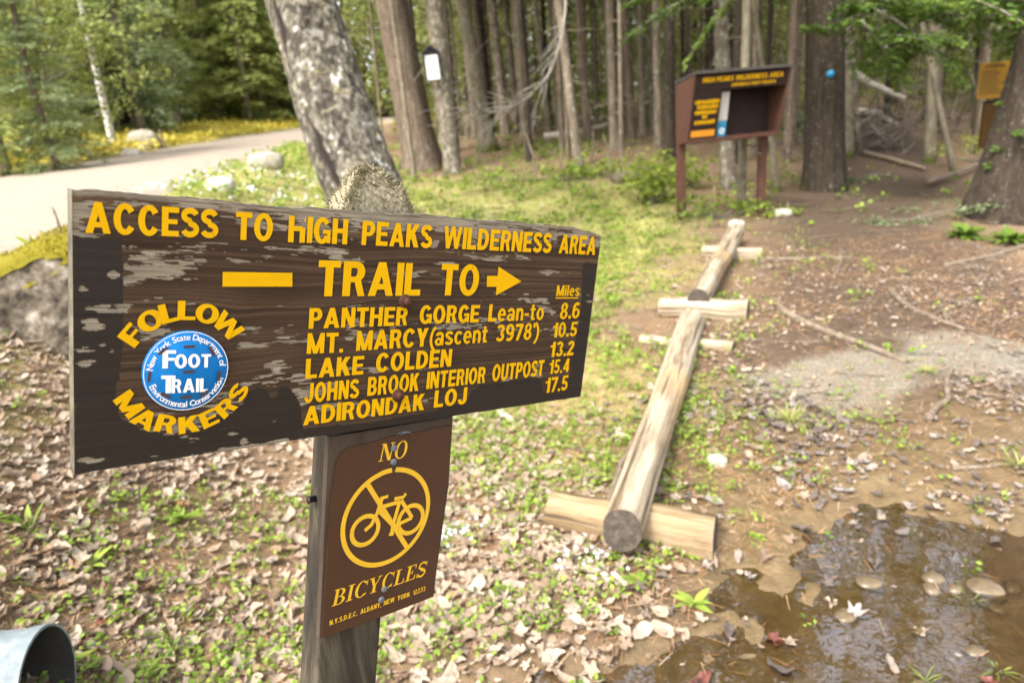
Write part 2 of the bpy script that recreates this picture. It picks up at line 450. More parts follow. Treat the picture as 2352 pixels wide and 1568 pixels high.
MAT['bark_spruce'] = bark('spruce bark', (0.085, 0.064, 0.045), (0.25, 0.20, 0.145), (0.30, 0.28, 0.22), 0.30, 5)
MAT['bark_pale'] = bark('pale fir bark', (0.085, 0.067, 0.048), (0.19, 0.158, 0.115), (0.30, 0.28, 0.225), 0.45, 5, (1, 1, 0.8))
MAT['bark_cedar'] = bark('cedar bark', (0.06, 0.043, 0.031), (0.20, 0.15, 0.107), (0.38, 0.37, 0.32), 0.12, 9, (1, 1, 0.08))
MAT['bark_dark'] = bark('dark furrowed bark', (0.020, 0.015, 0.010), (0.058, 0.043, 0.030), (0.16, 0.14, 0.11), 0.15, 9, (1, 1, 0.15))
MAT['bark_moss'] = bark('mossy bark', (0.085, 0.07, 0.048), (0.22, 0.18, 0.13), (0.20, 0.20, 0.11), 0.35, 5, (1, 1, 0.3), moss=0.25)
MAT['bark_white'] = bark('white birch bark', (0.45, 0.42, 0.37), (0.72, 0.70, 0.66), (0.14, 0.12, 0.10), 0.25, 4, (1, 1, 2.0))
def birchmat():
    m, nt, p = new_mat('old lichened birch bark')
    n = noise(nt, 30, (1, 1, .7), 8, 0.75); w = noise(nt, 5, (1, 1, .8), 6, .7)
    c = ramp(nt, mth(nt, 'ADD', mth(nt, 'MULTIPLY', attr(nt, 'flake'), .62), mth(nt, 'MULTIPLY', mth(nt, 'SUBTRACT', n, .5), .9)), [(0.02, (0.050, 0.042, 0.032)), (0.22, (0.088, 0.076, 0.058)), (0.40, (0.135, 0.119, 0.092)), (0.58, (0.19, 0.171, 0.135)), (.75, (.28, .262, .22))])
    c = mixc(nt, ramp(nt, mth(nt, 'MULTIPLY', w, attr(nt, 'flake')), [(0.50, (0, 0, 0)), (0.56, (.8, .8, .8))]), c, (0.50, 0.485, 0.44))
    y = noise(nt, 14, (1, 1, 1), 6, 0.7)
    c = mixc(nt, ramp(nt, y, [(0.56, (0, 0, 0)), (0.64, (0.7, 0.7, 0.7))]), c, (0.23, 0.20, 0.10))
    c = mixc(nt, attr(nt, 'crack'), c, (0.026, 0.020, 0.017))
    nt.links.new(c, p.inputs['Base Color']); p.inputs['Roughness'].default_value = 0.95; p.inputs['Specular IOR Level'].default_value = .15
    bump(nt, p, n, 0.8, 0.012)
    return m
MAT['bark_birch'] = birchmat()
def boardmat():
    m, nt, p = new_mat('painted weathered sign wood')
    g = noise(nt, 1.0, (14, 900, 900), 5, 0.6, 'UV')
    g2 = noise(nt, 1.0, (5, 160, 160), 4, 0.6, 'UV', 0.4)
    base = ramp(nt, attr(nt, 'grain'), [(0.25, (0.021, 0.0115, 0.006)), (0.5, (0.045, 0.026, 0.0135)), (0.72, (0.085, 0.051, 0.028))])
    base = mixc(nt, ramp(nt, g, [(0.30, (0.75, 0.75, 0.75)), (0.52, (0, 0, 0))]), base, (0.038, 0.022, 0.013))
    fresh = ramp(nt, g2, [(0.3, (0.015, 0.0105, 0.0072)), (0.7, (0.022, 0.0155, 0.0108))])
    c = mixc(nt, attr(nt, 'fresh'), base, fresh)
    grey = ramp(nt, g, [(0.32, (0.075, 0.058, 0.040)), (0.48, (0.18, 0.15, 0.105)), (0.68, (0.31, 0.27, 0.20))])
    c = mixc(nt, attr(nt, 'peel'), c, grey)
    c = mixc(nt, attr(nt, 'dark'), c, (0.008, 0.005, 0.004))
    nt.links.new(c, p.inputs['Base Color'])
    rr = ramp(nt, attr(nt, 'fresh'), [(0, (0.85,) * 3), (1, (0.62,) * 3)])
    nt.links.new(rr, p.inputs['Roughness']); p.inputs['Specular IOR Level'].default_value = 0.2
    bump(nt, p, mth(nt, 'ADD', g, mth(nt, 'MULTIPLY', attr(nt, 'grain'), 0.8)), 0.35, 0.0006)
    return m
MAT['board'] = boardmat()
MAT['board_back'] = mottled('raw board edge', [(0.3, (0.05, 0.042, 0.027)), (0.7, (0.15, 0.13, 0.09))], 60, (0.1, 1, 1), 0.9, 0.5, 0.002)

# ------------------------------------------------------------------ ground
def axis(a, b, near0, near1, fine, grow):
    out = list(np.arange(near0, near1, fine))
    s = fine; v = near1
    while v < b: out.append(v); s *= grow; v += s
    s = fine; v = near0 - fine; s0 = []
    while v > a: s0.append(v); s *= grow; v -= s
    return np.array(s0[::-1] + out)
gx = axis(-160, 160, -4.0, 5.0, 0.035, 1.06)
gy = axis(-60, 260, 0.6, 9.0, 0.035, 1.05)
XX, YY = np.meshgrid(gx, gy)
ZZ = terrain(XX, YY)
nx, ny = len(gx), len(gy)
i, j = np.meshgrid(np.arange(ny - 1), np.arange(nx - 1), indexing='ij')
GF = np.stack([i * nx + j, i * nx + j + 1, (i + 1) * nx + j + 1, (i + 1) * nx + j], -1).reshape(-1, 4)

def seg_d(x, y, p, q):
    p = np.array(p); q = np.array(q); d = q - p; L = d @ d
    t = np.clip(((x - p[0]) * d[0] + (y - p[1]) * d[1]) / L, 0, 1)
    return np.hypot(x - p[0] - t * d[0], y - p[1] - t * d[1])
# trail: from the puddle up to the right of the kiosk and on into the wood
TRAIL = [((1.2, 1.6), (2.3, 3.6)), ((2.3, 3.6), (3.6, 6.5)), ((3.6, 6.5), (4.6, 9.0)), ((4.6, 9.0), (7.2, 13.0)), ((7.2, 13.0), (9.5, 22.0))]
def trail_m(x, y):
    d = np.min([seg_d(x, y, a, b) for a, b in TRAIL], axis=0)
    return 1 - sstep(0.55, 1.5, d + 0.5 * (fbm(x * 2, y * 2, 91) - 0.5))
def lawn_m(x, y):
    """mossy lawn between road and wood"""
    d = sstep(4.2, 6.5, y) * (1 - sstep(10.5, 14.5, y + 0.25 * x)) * sstep(-0.3, 0.6, x - road_near(y)) * (1 - sstep(0.6, 2.2, x - 0.25 * (y - 5)))
    verge = np.exp(-((x - road_near(y) - 0.35) / 0.55) ** 2) + np.exp(-((x - road_near(y) + ROAD_W + 0.8) / 0.9) ** 2)
    near = 0.55 * (1 - sstep(0.5, 1.1, np.hypot((x - 0.2) / 0.9, (y - 3.6) / 1.5))) + 0.5 * (1 - sstep(0.4, 1.1, np.hypot((x - 1.2) / 0.6, (y - 3.0) / 0.8)))
    return np.clip(d + verge + near, 0, 1)
lawn = lawn_m(XX, YY) * (0.55 + 0.9 * (fbm(XX * 1.6, YY * 1.6, 21) - 0.25))
trl = trail_m(XX, YY)
pud = puddle_depth(XX, YY)
wetn = np.clip(1 - sstep(0.0, 0.5, np.hypot(np.clip(0.75 - XX, 0, None) * 1.2, np.clip(YY - 2.3 - 0.25 * XX, 0, None))), 0, 1)
wet = np.clip(pud + 0.85 * wetn * (YY < 4), 0, 1)
gravel = 1 - sstep(0.3, 0.62, np.hypot((XX - 2.15) / 1.5, (YY - 3.55) / 0.9) + 1.5 * (fbm(XX * 1.8, YY * 1.8, 31, 5) - 0.47))
def groundmat():
    m, nt, p = new_mat('forest floor')
    n1 = noise(nt, 2.2, detail=8); n2 = noise(nt, 14, detail=8, rough=0.75); n3 = noise(nt, 70, detail=4)
    duff = ramp(nt, n2, [(0.25, (0.075, 0.046, 0.024)), (0.45, (0.16, 0.10, 0.055)), (0.62, (0.26, 0.175, 0.10)), (0.8, (0.36, 0.28, 0.18))])
    duff2 = ramp(nt, n3, [(0.3, (0.085, 0.055, 0.03)), (0.7, (0.28, 0.19, 0.115))])
    c = mixc(nt, 0.5, duff, duff2)
    moss = ramp(nt, n2, [(0.25, (0.16, 0.175, 0.03)), (0.45, (0.34, 0.33, 0.08)), (0.6, (0.47, 0.41, 0.16)), (0.75, (0.52, 0.44, 0.28))])
    lf = mth(nt, 'MULTIPLY', attr(nt, 'lawn'), mth(nt, 'ADD', mth(nt, 'MULTIPLY', n1, 1.6), 0.1))
    c = mixc(nt, ramp(nt, lf, [(0.15, (0, 0, 0)), (0.75, (1, 1, 1))]), c, moss)
    shaded_dirt = ramp(nt, n2, [(0.3, (0.040, 0.025, 0.015)), (0.7, (0.098, 0.066, 0.042))])  # trail soil, darkened in colour to stand for hemlock canopy shade
    c = mixc(nt, mth(nt, 'MULTIPLY', attr(nt, 'trail'), 0.92), c, shaded_dirt)
    grav = ramp(nt, n3, [(0.3, (0.12, 0.10, 0.07)), (0.5, (0.22, 0.195, 0.145)), (0.68, (0.36, 0.335, 0.27))])
    c = mixc(nt, mth(nt, 'MULTIPLY', attr(nt, 'gravel'), 0.75), c, grav)
    mud = ramp(nt, n2, [(0.25, (0.080, 0.052, 0.022)), (0.55, (0.165, 0.113, 0.055)), (0.8, (0.25, 0.185, 0.105))])
    c = mixc(nt, attr(nt, 'wet'), c, mud)
    nt.links.new(c, p.inputs['Base Color'])
    r = ramp(nt, attr(nt, 'wet'), [(0, (0.95,) * 3), (1, (0.38,) * 3)])
    nt.links.new(r, p.inputs['Roughness']); p.inputs['Specular IOR Level'].default_value = 0.3
    bump(nt, p, mth(nt, 'ADD', n2, mth(nt, 'MULTIPLY', n3, 0.5)), 0.7, 0.02)
    return m
MAT['ground'] = groundmat()
g = mesh_obj('ground', np.stack([XX.ravel(), YY.ravel(), ZZ.ravel()], 1), GF, MAT['ground'], smooth=True,
             attrs=dict(lawn=np.clip(lawn, 0, 1).ravel(), trail=trl.ravel(), wet=wet.ravel(), gravel=gravel.ravel()))
tag(g, 'brown forest floor with needles, mossy lawn and mud', 'ground', kind='structure')

# road
ys = np.concatenate([np.arange(-15, 20, 0.35), np.arange(20, 90, 1.0)])
ws = np.linspace(-0.25, ROAD_W + 0.25, 26)
WX = road_near(ys)[:, None] - ws[None, :] + 0.16 * (fbm(ys * 1.1, ys * 0, 8)[:, None] - 0.5) * np.where((np.arange(26) < 2) | (np.arange(26) > 23), 1, 0)
WY = np.broadcast_to(ys[:, None], WX.shape)
edge = np.minimum(ws + 0.25, ROAD_W + 0.25 - ws)
WZ = terrain(WX, WY) + np.clip(edge * 0.12, 0, 0.05)[None, :] - 0.012 + 0.02 * (fbm(WX * 3, WY * 3, 66) - 0.5)
i, j = np.meshgrid(np.arange(len(ys) - 1), np.arange(25), indexing='ij')
RF = np.stack([i * 26 + j, (i + 1) * 26 + j, (i + 1) * 26 + j + 1, i * 26 + j + 1], -1).reshape(-1, 4)
MAT['road'] = mottled('packed gravel road', [(0.3, (0.21, 0.165, 0.122)), (0.5, (0.285, 0.23, 0.176)), (0.7, (0.35, 0.295, 0.235))], 9, rough=0.95, bstr=0.5, bdist=0.01, detail=10)
tag(mesh_obj('road', np.stack([WX.ravel(), WY.ravel(), WZ.ravel()], 1), RF, MAT['road'], smooth=True), 'pale gravel road curving past the wood', 'road', kind='structure')

# puddle water
wm, nt, p = new_mat('clear shallow water')
nt.nodes.remove(p)
tr = nt.nodes.new('ShaderNodeBsdfTransparent'); tr.inputs[0].default_value = (0.92, 0.84, 0.68, 1)
gl = nt.nodes.new('ShaderNodeBsdfGlossy'); gl.inputs['Roughness'].default_value = 0.03; gl.inputs['Color'].default_value = (.95, .97, 1, 1)
fr = nt.nodes.new('ShaderNodeFresnel'); fr.inputs[0].default_value = 1.33
bp = nt.nodes.new('ShaderNodeBump'); bp.inputs['Strength'].default_value = 0.15; bp.inputs['Distance'].default_value = 0.01
nt.links.new(noise(nt, 9, (1, 1, 1), 3, 0.5), bp.inputs['Height'])
nt.links.new(bp.outputs[0], gl.inputs['Normal']); nt.links.new(bp.outputs[0], fr.inputs['Normal'])
mx = nt.nodes.new('ShaderNodeMixShader')
nt.links.new(mth(nt, 'MULTIPLY', fr.outputs[0], 7.5), mx.inputs[0]); nt.links.new(tr.outputs[0], mx.inputs[1]); nt.links.new(gl.outputs[0], mx.inputs[2])
nt.links.new(mx.outputs[0], nt.nodes['Material Output'].inputs[0])
wx = np.linspace(-1.1, 3.5, 60); wy = np.linspace(0.1, 3.1, 40)
WXX, WYY = np.meshgrid(wx, wy)
i, j = np.meshgrid(np.arange(39), np.arange(59), indexing='ij')
WF = np.stack([i * 60 + j, i * 60 + j + 1, (i + 1) * 60 + j + 1, (i + 1) * 60 + j], -1).reshape(-1, 4)
keep = puddle_depth(WXX, WYY).ravel()[WF].max(1) > 0
tag(mesh_obj('water', np.stack([WXX.ravel(), WYY.ravel(), np.full(WXX.size, WATER_Z)], 1), WF[keep], wm), 'shallow clear puddle water over brown silt', 'water', kind='structure')

# ------------------------------------------------------------------ sign geometry frame (board plane)
SC = 0.65
def camray(px, py): return np.array([(px - CX) / F_PX, (py - CY) / F_PX, 1.0])
def c2w(v): return RT * v[0] - UP * v[1] + FW * v[2]
_D1 = np.array([0.72965, -0.04554, 0.68230]); _D1 /= np.linalg.norm(_D1)
_D2 = np.array([-0.09971, 0.97746, 0.18610]); _D2 -= (_D2 @ _D1) * _D1; _D2 /= np.linalg.norm(_D2)
_N = np.cross(_D1, _D2)                      # points away from the viewer
_r0 = camray(165, 435)
_O = _r0 / (_r0 @ _N) * SC
D1, D2, NN, OO = c2w(_D1), c2w(_D2), c2w(_N), CAM + c2w(_O)
def buv(px, py, off=0.0):
    r = camray(px, py); q = r * ((SC + off) / (r @ _N)) - _O
    return np.array([q @ _D1, q @ _D2])
def b3(u, v, off=0.0):
    u = np.asarray(u, float); v = np.asarray(v, float); off = np.asarray(off, float)
    return OO + u[..., None] * D1 + v[..., None] * D2 + (np.zeros_like(u) + off)[..., None] * NN
K = 4096 / 2352
def fuv(fx, fy, off=0.0): return buv(fx / K, fy / K, off)
TH = 0.017

sign_base_v = 1.62
base_pt = b3(0.29, sign_base_v, TH + 0.03)
base_pt[2] = float(terrain(base_pt[0], base_pt[1]))
trail_sign = empty('trail_sign', base_pt, 'weathered brown wooden trail sign with yellow lettering on its grey post', 'sign')

# --- stroke font -----------------------------------------------------------
S_, H_ = 0.235, 0.19
def rect(x0, y0, x1, y1): return [[(x0, y0), (x1, y0), (x1, y1), (x0, y1)]]
def vb(x, y0=0, y1=1, s=S_): return rect(x, y0, x + s, y1)
def hb(x0, x1, y, h=H_): return rect(x0, y, x1, y + h)
def dg(x0, y0, x1, y1, w): return [[(x0 - w / 2, y0), (x0 + w / 2, y0), (x1 + w / 2, y1), (x1 - w / 2, y1)]]
def band(cx, cy, rx, ry, a0, a1, s=S_, h=H_, n=20):
    out = []; a = np.radians(np.linspace(a0, a1, n))
    for k in range(n - 1):
        q = []
        for t, o in ((a[k], 0), (a[k + 1], 0), (a[k + 1], 1), (a[k], 1)):
            q.append((cx + (rx - o * s) * math.cos(t), cy + (ry - o * h) * math.sin(t)))
        out.append(q)
    return out
def arcpts(cx, cy, rx, ry, a0, a1, n=12):
    return [(cx + rx * math.cos(math.radians(t)), cy + ry * math.sin(math.radians(t))) for t in np.linspace(a0, a1, n)]
def strokep(pts, w, closed=False):
    P = np.array(pts, float); T = np.gradient(P, axis=0); T /= np.linalg.norm(T, axis=1)[:, None] + 1e-9
    Nn = np.stack([-T[:, 1], T[:, 0]], 1) * w / 2
    return [[tuple(P[k] - Nn[k]), tuple(P[k + 1] - Nn[k + 1]), tuple(P[k + 1] + Nn[k + 1]), tuple(P[k] + Nn[k])] for k in range(len(P) - 1)]
def scalep(polys, sx, sy): return [[(x * sx, y * sy) for x, y in p] for p in polys]
def rot180(polys, cx, cy): return [[(2 * cx - x, 2 * cy - y) for x, y in p] for p in polys]
Sp = strokep(arcpts(.33, .745, .235, .172, 15, 262, 16) + arcpts(.335, .272, .245, .182, 82, -165, 16), .205)
six = band(.3, .32, .3, .335, 0, 360, .19, .15, 28) + strokep(arcpts(.33, .6, .235, .325, 50, 175, 12) + [(.097, .33)], .185)
GL = {
 'A': (.82, dg(.12, 0, .41, 1, .235) + dg(.70, 0, .41, 1, .235) + rect(.2, .19, .62, .36)),
 'B': (.7, vb(0) + hb(0, .4, 1 - H_) + hb(0, .4, .43, .15) + hb(0, .4, 0) + band(.38, .72, .26, .28, -90, 90) + band(.39, .29, .29, .29, -90, 90)),
 'C': (.74, band(.38, .5, .38, .52, 35, 325, n=30)),
 'D': (.72, vb(0) + hb(0, .31, 1 - H_) + hb(0, .31, 0) + band(.3, .5, .42, .5, -90, 90)),
 'E': (.62, vb(0) + hb(0, .62, 1 - H_) + hb(0, .57, .42, .16) + hb(0, .62, 0)),
 'F': (.58, vb(0) + hb(0, .58, 1 - H_) + hb(0, .52, .42, .16)),
 'G': (.76, band(.38, .5, .38, .52, 38, 330, n=30) + rect(.4, .38, .76, .53) + rect(.6, .02, .76, .45)),
 'H': (.72, vb(0) + vb(.72 - S_) + hb(.1, .6, .43)),
 'I': (.2, vb(0)),
 'J': (.58, vb(.58 - S_, .28) + band(.29, .3, .29, .32, 180, 360, S_, .18, 14)),
 'K': (.75, vb(0) + dg(.15, .33, .57, 1, .28) + dg(.6, 0, .35, .6, .28)),
 'L': (.57, vb(0) + hb(0, .57, 0)),
 'M': (.88, vb(0, s=.22) + vb(.66, s=.22) + dg(.44, 0, .11, 1, .22) + dg(.44, 0, .77, 1, .22)),
 'N': (.72, vb(0, s=.22) + vb(.5, s=.22) + dg(.59, 0, .13, 1, .25)),
 'O': (.78, band(.39, .5, .39, .52, 0, 360, n=36)),
 'P': (.65, vb(0) + hb(0, .39, 1 - H_) + hb(0, .39, .38, .16) + band(.37, .69, .28, .31, -90, 90)),
 'R': (.7, vb(0) + hb(0, .39, 1 - H_) + hb(0, .39, .40, .16) + band(.38, .7, .28, .3, -90, 90) + dg(.58, 0, .44, .46, .21)),
 'S': (.66, Sp),
 'T': (.64, hb(0, .64, .81) + vb(.2)),
 'U': (.7, vb(0, .3) + vb(.7 - S_, .3) + band(.35, .32, .35, .34, 180, 360, n=16)),
 'W': (1.06, dg(.28, 0, .1, 1, .21) + dg(.28, 0, .53, 1, .2) + dg(.78, 0, .53, 1, .2) + dg(.78, 0, .96, 1, .21)),
 'Y': (.72, dg(.36, .36, .12, 1, .25) + dg(.36, .36, .60, 1, .25) + rect(.24, 0, .48, .42)),
 'V': (.72, dg(.36, 0, .1, 1, .2) + dg(.36, 0, .62, 1, .2)),
 '#': (.72, vb(0) + rect(.72 - S_, 0, .72, .56) + hb(.1, .6, .43) + [[(.66, .84), (.72, .74), (.72, 1), (.69, 1)]]),
 'X': (.72, dg(.1, 0, .62, 1, .22) + dg(.62, 0, .1, 1, .22)),
 'e': (.58, band(.29, .37, .29, .385, 0, 318, .185, .14, 26) + hb(.1, .57, .32, .12)),
 'a': (.58, strokep(arcpts(.29, .5, .195, .175, 165, 5, 10) + [(.485, .4), (.485, .0)], .18) + band(.25, .21, .25, .225, 0, 360, .17, .125, 22)),
 'n': (.56, rect(0, 0, .185, .74) + strokep(arcpts(.28, .44, .19, .235, 170, 0, 10) + [(.47, .3), (.47, 0)], .18)),
 't': (.42, rect(.1, .1, .285, .95) + hb(0, .4, .6, .13) + rect(.12, 0, .4, .14)),
 'o': (.58, band(.29, .37, .29, .385, 0, 360, .185, .14, 26)),
 's': (.54, scalep(Sp, .82, .755)),
 'c': (.55, band(.29, .37, .29, .385, 40, 320, .185, .14, 22)),
 'i': (.185, rect(0, 0, .185, .74) + rect(0, .84, .185, 1)),
 'l': (.185, rect(0, 0, .185, 1)),
 '0': (.6, band(.3, .5, .3, .52, 0, 360, .19, .16, 30)),
 '1': (.42, vb(.2) + [[(.02, .64), (.22, .64), (.22, .80), (.02, .77)]] + [[(.2, .78), (.26, 1), (.36, 1), (.3, .78)]]),
 '2': (.58, strokep(arcpts(.285, .73, .195, .185, 175, -35, 14) + [(.1, .12)], .185) + hb(0, .57, 0)),
 '3': (.59, strokep(arcpts(.285, .745, .19, .17, 165, -85, 14), .18) + strokep(arcpts(.285, .275, .205, .185, 85, -165, 14), .185)),
 '4': (.64, vb(.34) + hb(0, .64, .2, .15) + dg(.1, .3, .42, 1, .2)),
 '5': (.59, hb(.08, .56, .84, .16) + [[(.04, .46), (.22, .46), (.26, .9), (.08, .9)]] + strokep(arcpts(.285, .315, .205, .235, 135, -160, 16), .185)),
 '6': (.6, six), '9': (.6, rot180(six, .3, .5)),
 '7': (.58, hb(0, .58, 1 - H_) + dg(.2, 0, .47, .86, .21)),
 '8': (.6, band(.3, .735, .265, .28, 0, 360, .18, .14, 26) + band(.3, .28, .3, .295, 0, 360, .19, .15, 26)),
 '.': (.2, rect(0, 0, .2, .18)), ',': (.2, rect(0, 0, .2, .18) + [[(.04, -.16), (.12, -.16), (.2, .02), (.1, .02)]]),
 '(': (.3, strokep(arcpts(.62, .38, .5, .72, 118, 242, 14), .16)), ')': (.3, strokep(arcpts(-.32, .38, .5, .72, 62, -62, 14), .16)),
 "'": (.17, rect(0, .72, .16, 1)), '-': (.34, rect(.0, .28, .34, .43)), ' ': (.3, []),
}
def word(txt, gap=.085, space=.3):
    x = 0; out = []
    for ch in txt:
        w, P = GL[ch]
        out += [[(px + x, py) for px, py in p] for p in P]
        x += w + gap
    return x - gap, out
ZSTEP = [0]
class Flat:
    """flat lettering laid in the plane of a board, each stroke a hair above the last"""
    def __init__(self, off): self.acc = Acc(); self.off = off; self.k = 0
    def poly(self, pts, off=None):
        pts = np.asarray(pts, float)
        a = 0.5 * np.sum(pts[:, 0] * np.roll(pts[:, 1], -1) - np.roll(pts[:, 0], -1) * pts[:, 1])
        o = self.off - 0.000012 * (self.k % 40); self.k += 1
        V = b3(pts[:, 0], pts[:, 1], o)
        n = len(pts)
        if n == 4: self.acc.add(V, [[0, 1, 2, 3]])
        elif n == 3: self.acc.add(V, [[0, 1, 2]])
        else:
            c = V.mean(0); V = np.vstack([V, c]); self.acc.add(V, [[k, (k + 1) % n, n] for k in range(n)])
    def word(self, txt, bl, br, tl_y, off=0.0, gap=.085):
        """bl, br: full-size picture points of the baseline; tl_y: picture row of the cap line above bl"""
        a = fuv(*bl, off); b = fuv(*br, off); t = fuv(bl[0], tl_y, off)
        ex = b - a; h = a[1] - t[1]
        W, P = word(txt, gap)
        ey = np.array([0, -h])
        for p in P: self.poly([a + ex * (x / W) + ey * y for x, y in p])
    def place(self, polys, origin, ex, ey):
        for p in polys: self.poly([origin + ex * x + ey * y for x, y in p])

# --- board -----------------------------------------------------------------
top_px = [(165, 434), (310, 446), (470, 459), (640, 474), (800, 484), (942, 494), (1075, 505), (1180, 511), (1300, 517.5), (1372, 541)]
tu = np.array([buv(*q) for q in top_px])
TU, TV = tu[:, 0], tu[:, 1]
bot_px = [(178, 1087), (450, 1045), (800, 991), (1150, 938), (1328, 911)]
bu = np.array([buv(*q) for q in bot_px])
BW = buv(1373, 600)[0]
NU, NV = 760, 300
uu = np.linspace(0, BW, NU)
topv = np.interp(uu, TU, TV) + 0.0016 * (fbm(uu * 60, uu * 0, 12) - 0.5) * 2
rag = sstep(0.30, 0.36, uu)
topv = topv + rag * 0.004 * (np.floor(vnoise(uu * 25, uu * 0, 15) * 4) / 4 - 0.4) + 0.001 * (vnoise(uu * 220, uu * 0, 19) - .5)
botv = np.interp(uu, bu[:, 0], bu[:, 1]) + 0.0012 * (fbm(uu * 40, uu * 0, 22) - 0.5)
jj = np.linspace(0, 1, NV)
UU = np.broadcast_to(uu[None, :], (NV, NU)); VV = topv[None, :] * (1 - jj[:, None]) + botv[None, :] * jj[:, None]
xs_ = UU / SC; ys_ = VV / SC
# knots bend the grain
gy_ = VV.copy()
for (kx, ky, rr, am) in ((fuv(1390, 1265)[0], fuv(1390, 1265)[1], 0.014, 0.010), (fuv(1180, 1245)[0], fuv(1180, 1290)[1], 0.020, 0.011), (fuv(940, 1310)[0], fuv(940, 1310)[1], 0.010, 0.009), (fuv(1440, 1000)[0], fuv(1440, 1100)[1], .02, .008)):
    dx = (UU - kx) / (rr * 2.6); dy = (VV - ky) / rr
    gy_ = gy_ + am * np.exp(-dx * dx) * np.tanh(dy) * np.exp(-dy * dy * .18)
grain = 0.5 * fbm(UU * 3.2, gy_ * 330, 33, 4) + 0.25 * vnoise(UU * 2.5, gy_ * 800, 36) + .25 * fbm(UU * 18, gy_ * 60, 39, 4)
n_big = fbm(UU * 9, gy_ * 46, 44, 4); n_str = fbm(UU * 16, gy_ * 170, 48, 4)
FX, FY = [np.empty_like(UU) for _ in range(2)]
# picture-space polygons of the wear, turned into board coordinates
def bp(pts, full=True): return [tuple(fuv(*q)) for q in pts]
def z4(x, y): return (250 + x / 1.96, 700 + y / 1.96)
def z5(x, y): return (1200 + x / 1.845, 850 + y / 1.845)
def z8(x, y): return (250 + x / 2.24, 1500 + y / 2.24)
peel_poly = bp([z4(560, 520), z4(1150, 505), z4(1700, 560), z4(2330, 560), z4(2330, 680), z4(1960, 770), z4(1500, 760), z4(1200, 745), z4(1110, 1010), z4(640, 1000), z4(480, 860)])
left_fresh = bp([z4(60, 480), z4(470, 500), z4(472, 1340), z4(440, 1620), z4(60, 1620)])
bottom_fresh = bp([z8(100, 40), z8(500, 60), z8(480, 230), z8(520, 380), z8(700, 490), z8(900, 548), z8(1100, 545), z8(1350, 455), z8(1560, 300), z8(1690, 150), z8(1760, 92), z8(1830, 110), z8(1880, 195), z8(1915, 190), z8(1960, 110), z8(2020, 90), z8(2080, 150), z8(2140, 330), z8(2150, 470),
                   z5(560, 1545), z5(920, 1470), z5(1225, 1412), z5(1262, 1310), z5(1340, 1268), z5(1700, 1222), z5(1785, 1232), z5(1795, 1335), z5(1970, 1315), z5(1992, 1200), z5(2012, 1050), z5(2042, 870), z5(2072, 720), z5(2085, 380), z5(2110, 358), z5(2190, 372), z5(2240, 900), z5(2140, 1420), z5(1200, 1620), z8(1900, 700), z8(100, 1000)])
ju = UU + 0.006 * (fbm(UU * 60, VV * 60, 71) - 0.5); jv = VV + 0.006 * (fbm(UU * 60, VV * 60, 75) - 0.5)
fresh = (in_poly(UU + .001 * (fbm(UU * 120, VV * 120, 78) - .5), VV, left_fresh) | in_poly(ju, jv, bottom_fresh)).astype(float)
pl = in_poly(ju * 1.0 + 0.02 * (n_big - .5), jv + .02 * (n_str - .5), peel_poly)
thr = np.where(pl, 0.465, 0.655)
thr = np.where(VV < 0.035, 0.52 + 0.10 * sstep(0.012, 0.035, VV), thr)
thr = np.where((fresh > 0.5), 0.73, thr)
rightside = (UU > 0.30) & ~pl & (fresh < .5) & (VV > 0.04)
thr = np.where(rightside, 0.645, thr)
n_fine = vnoise(UU * 90, gy_ * 900, 63)
n_rag = fbm(UU * 70, VV * 150, 67, 4)
n_mid = fbm(UU * 34, gy_ * 120, 69, 4)
mixn = 0.34 * n_big + 0.34 * n_mid + .20 * n_str + .12 * n_fine
top_ = (VV - topv[None, :]) < .022
qv = np.sort(mixn.ravel())
def cover(f): return qv[int(len(qv) * (1 - f)) - 1]
thr = np.full_like(UU, cover(.10))
thr[pl] = cover(.44)
thr[rightside] = cover(.075)
thr[top_] = cover(.50)
thr[fresh > .5] = cover(.006)
peel = sstep(0, 0.010, mixn - thr)
peel = np.maximum(peel, sstep(0.006, 0.002, VV - topv[None, :]) * 0.8)
for (x0, y0, w, h) in ((z4(150, 905), 0, 40, 22), (z4(230, 1180), 0, 75, 45), (z4(300, 1345), 0, 190, 42), (z4(190, 1490), 0, 75, 24), (z4(330, 1060), 0, 130, 45), (z4(400, 795), 0, 36, 30), (z8(215, 760), 0, 60, 40), (z8(340, 755), 0, 60, 18), (z8(1700, 640), 0, 330, 20), (z8(1640, 590), 0, 40, 22), (z8(2180, 575), 0, 110, 12), (z8(1160, 715), 0, 25, 14)) if False else (
        (*z4(150, 905), 40, 22), (*z4(230, 1180), 75, 40), (*z4(260, 1345), 190, 40), (*z4(190, 1490), 75, 24), (*z4(330, 1050), 130, 40), (*z4(400, 795), 36, 28), (*z8(215, 760), 60, 36), (*z8(340, 755), 60, 16), (*z8(1620, 650), 300, 20), (*z8(1640, 592), 38, 20), (*z8(2180, 575), 110, 12), (*z8(1160, 715), 25, 12),
        (*z5(1720, 650), 150, 16), (*z5(1200, 310), 70, 10), (*z5(1150, 840), 150, 20), (*z5(985, 225), 30, 28), (*z5(2120, 655), 40, 8)):
    c = fuv(x0, y0); e = fuv(x0 + w / 1.96, y0); e2 = fuv(x0, y0 + h / 1.96)
    q = ((UU - c[0]) / (e[0] - c[0])) ** 2 + ((VV - c[1]) / (e2[1] - c[1])) ** 2 + 5.5 * (n_rag - .5) + 4.0 * (n_str - .5) + 3.5 * (n_mid - .5) + 1.0 * (n_fine - .5)
    peel = np.maximum(peel, sstep(1.0, 0.85, q))
dark = np.zeros_like(UU)
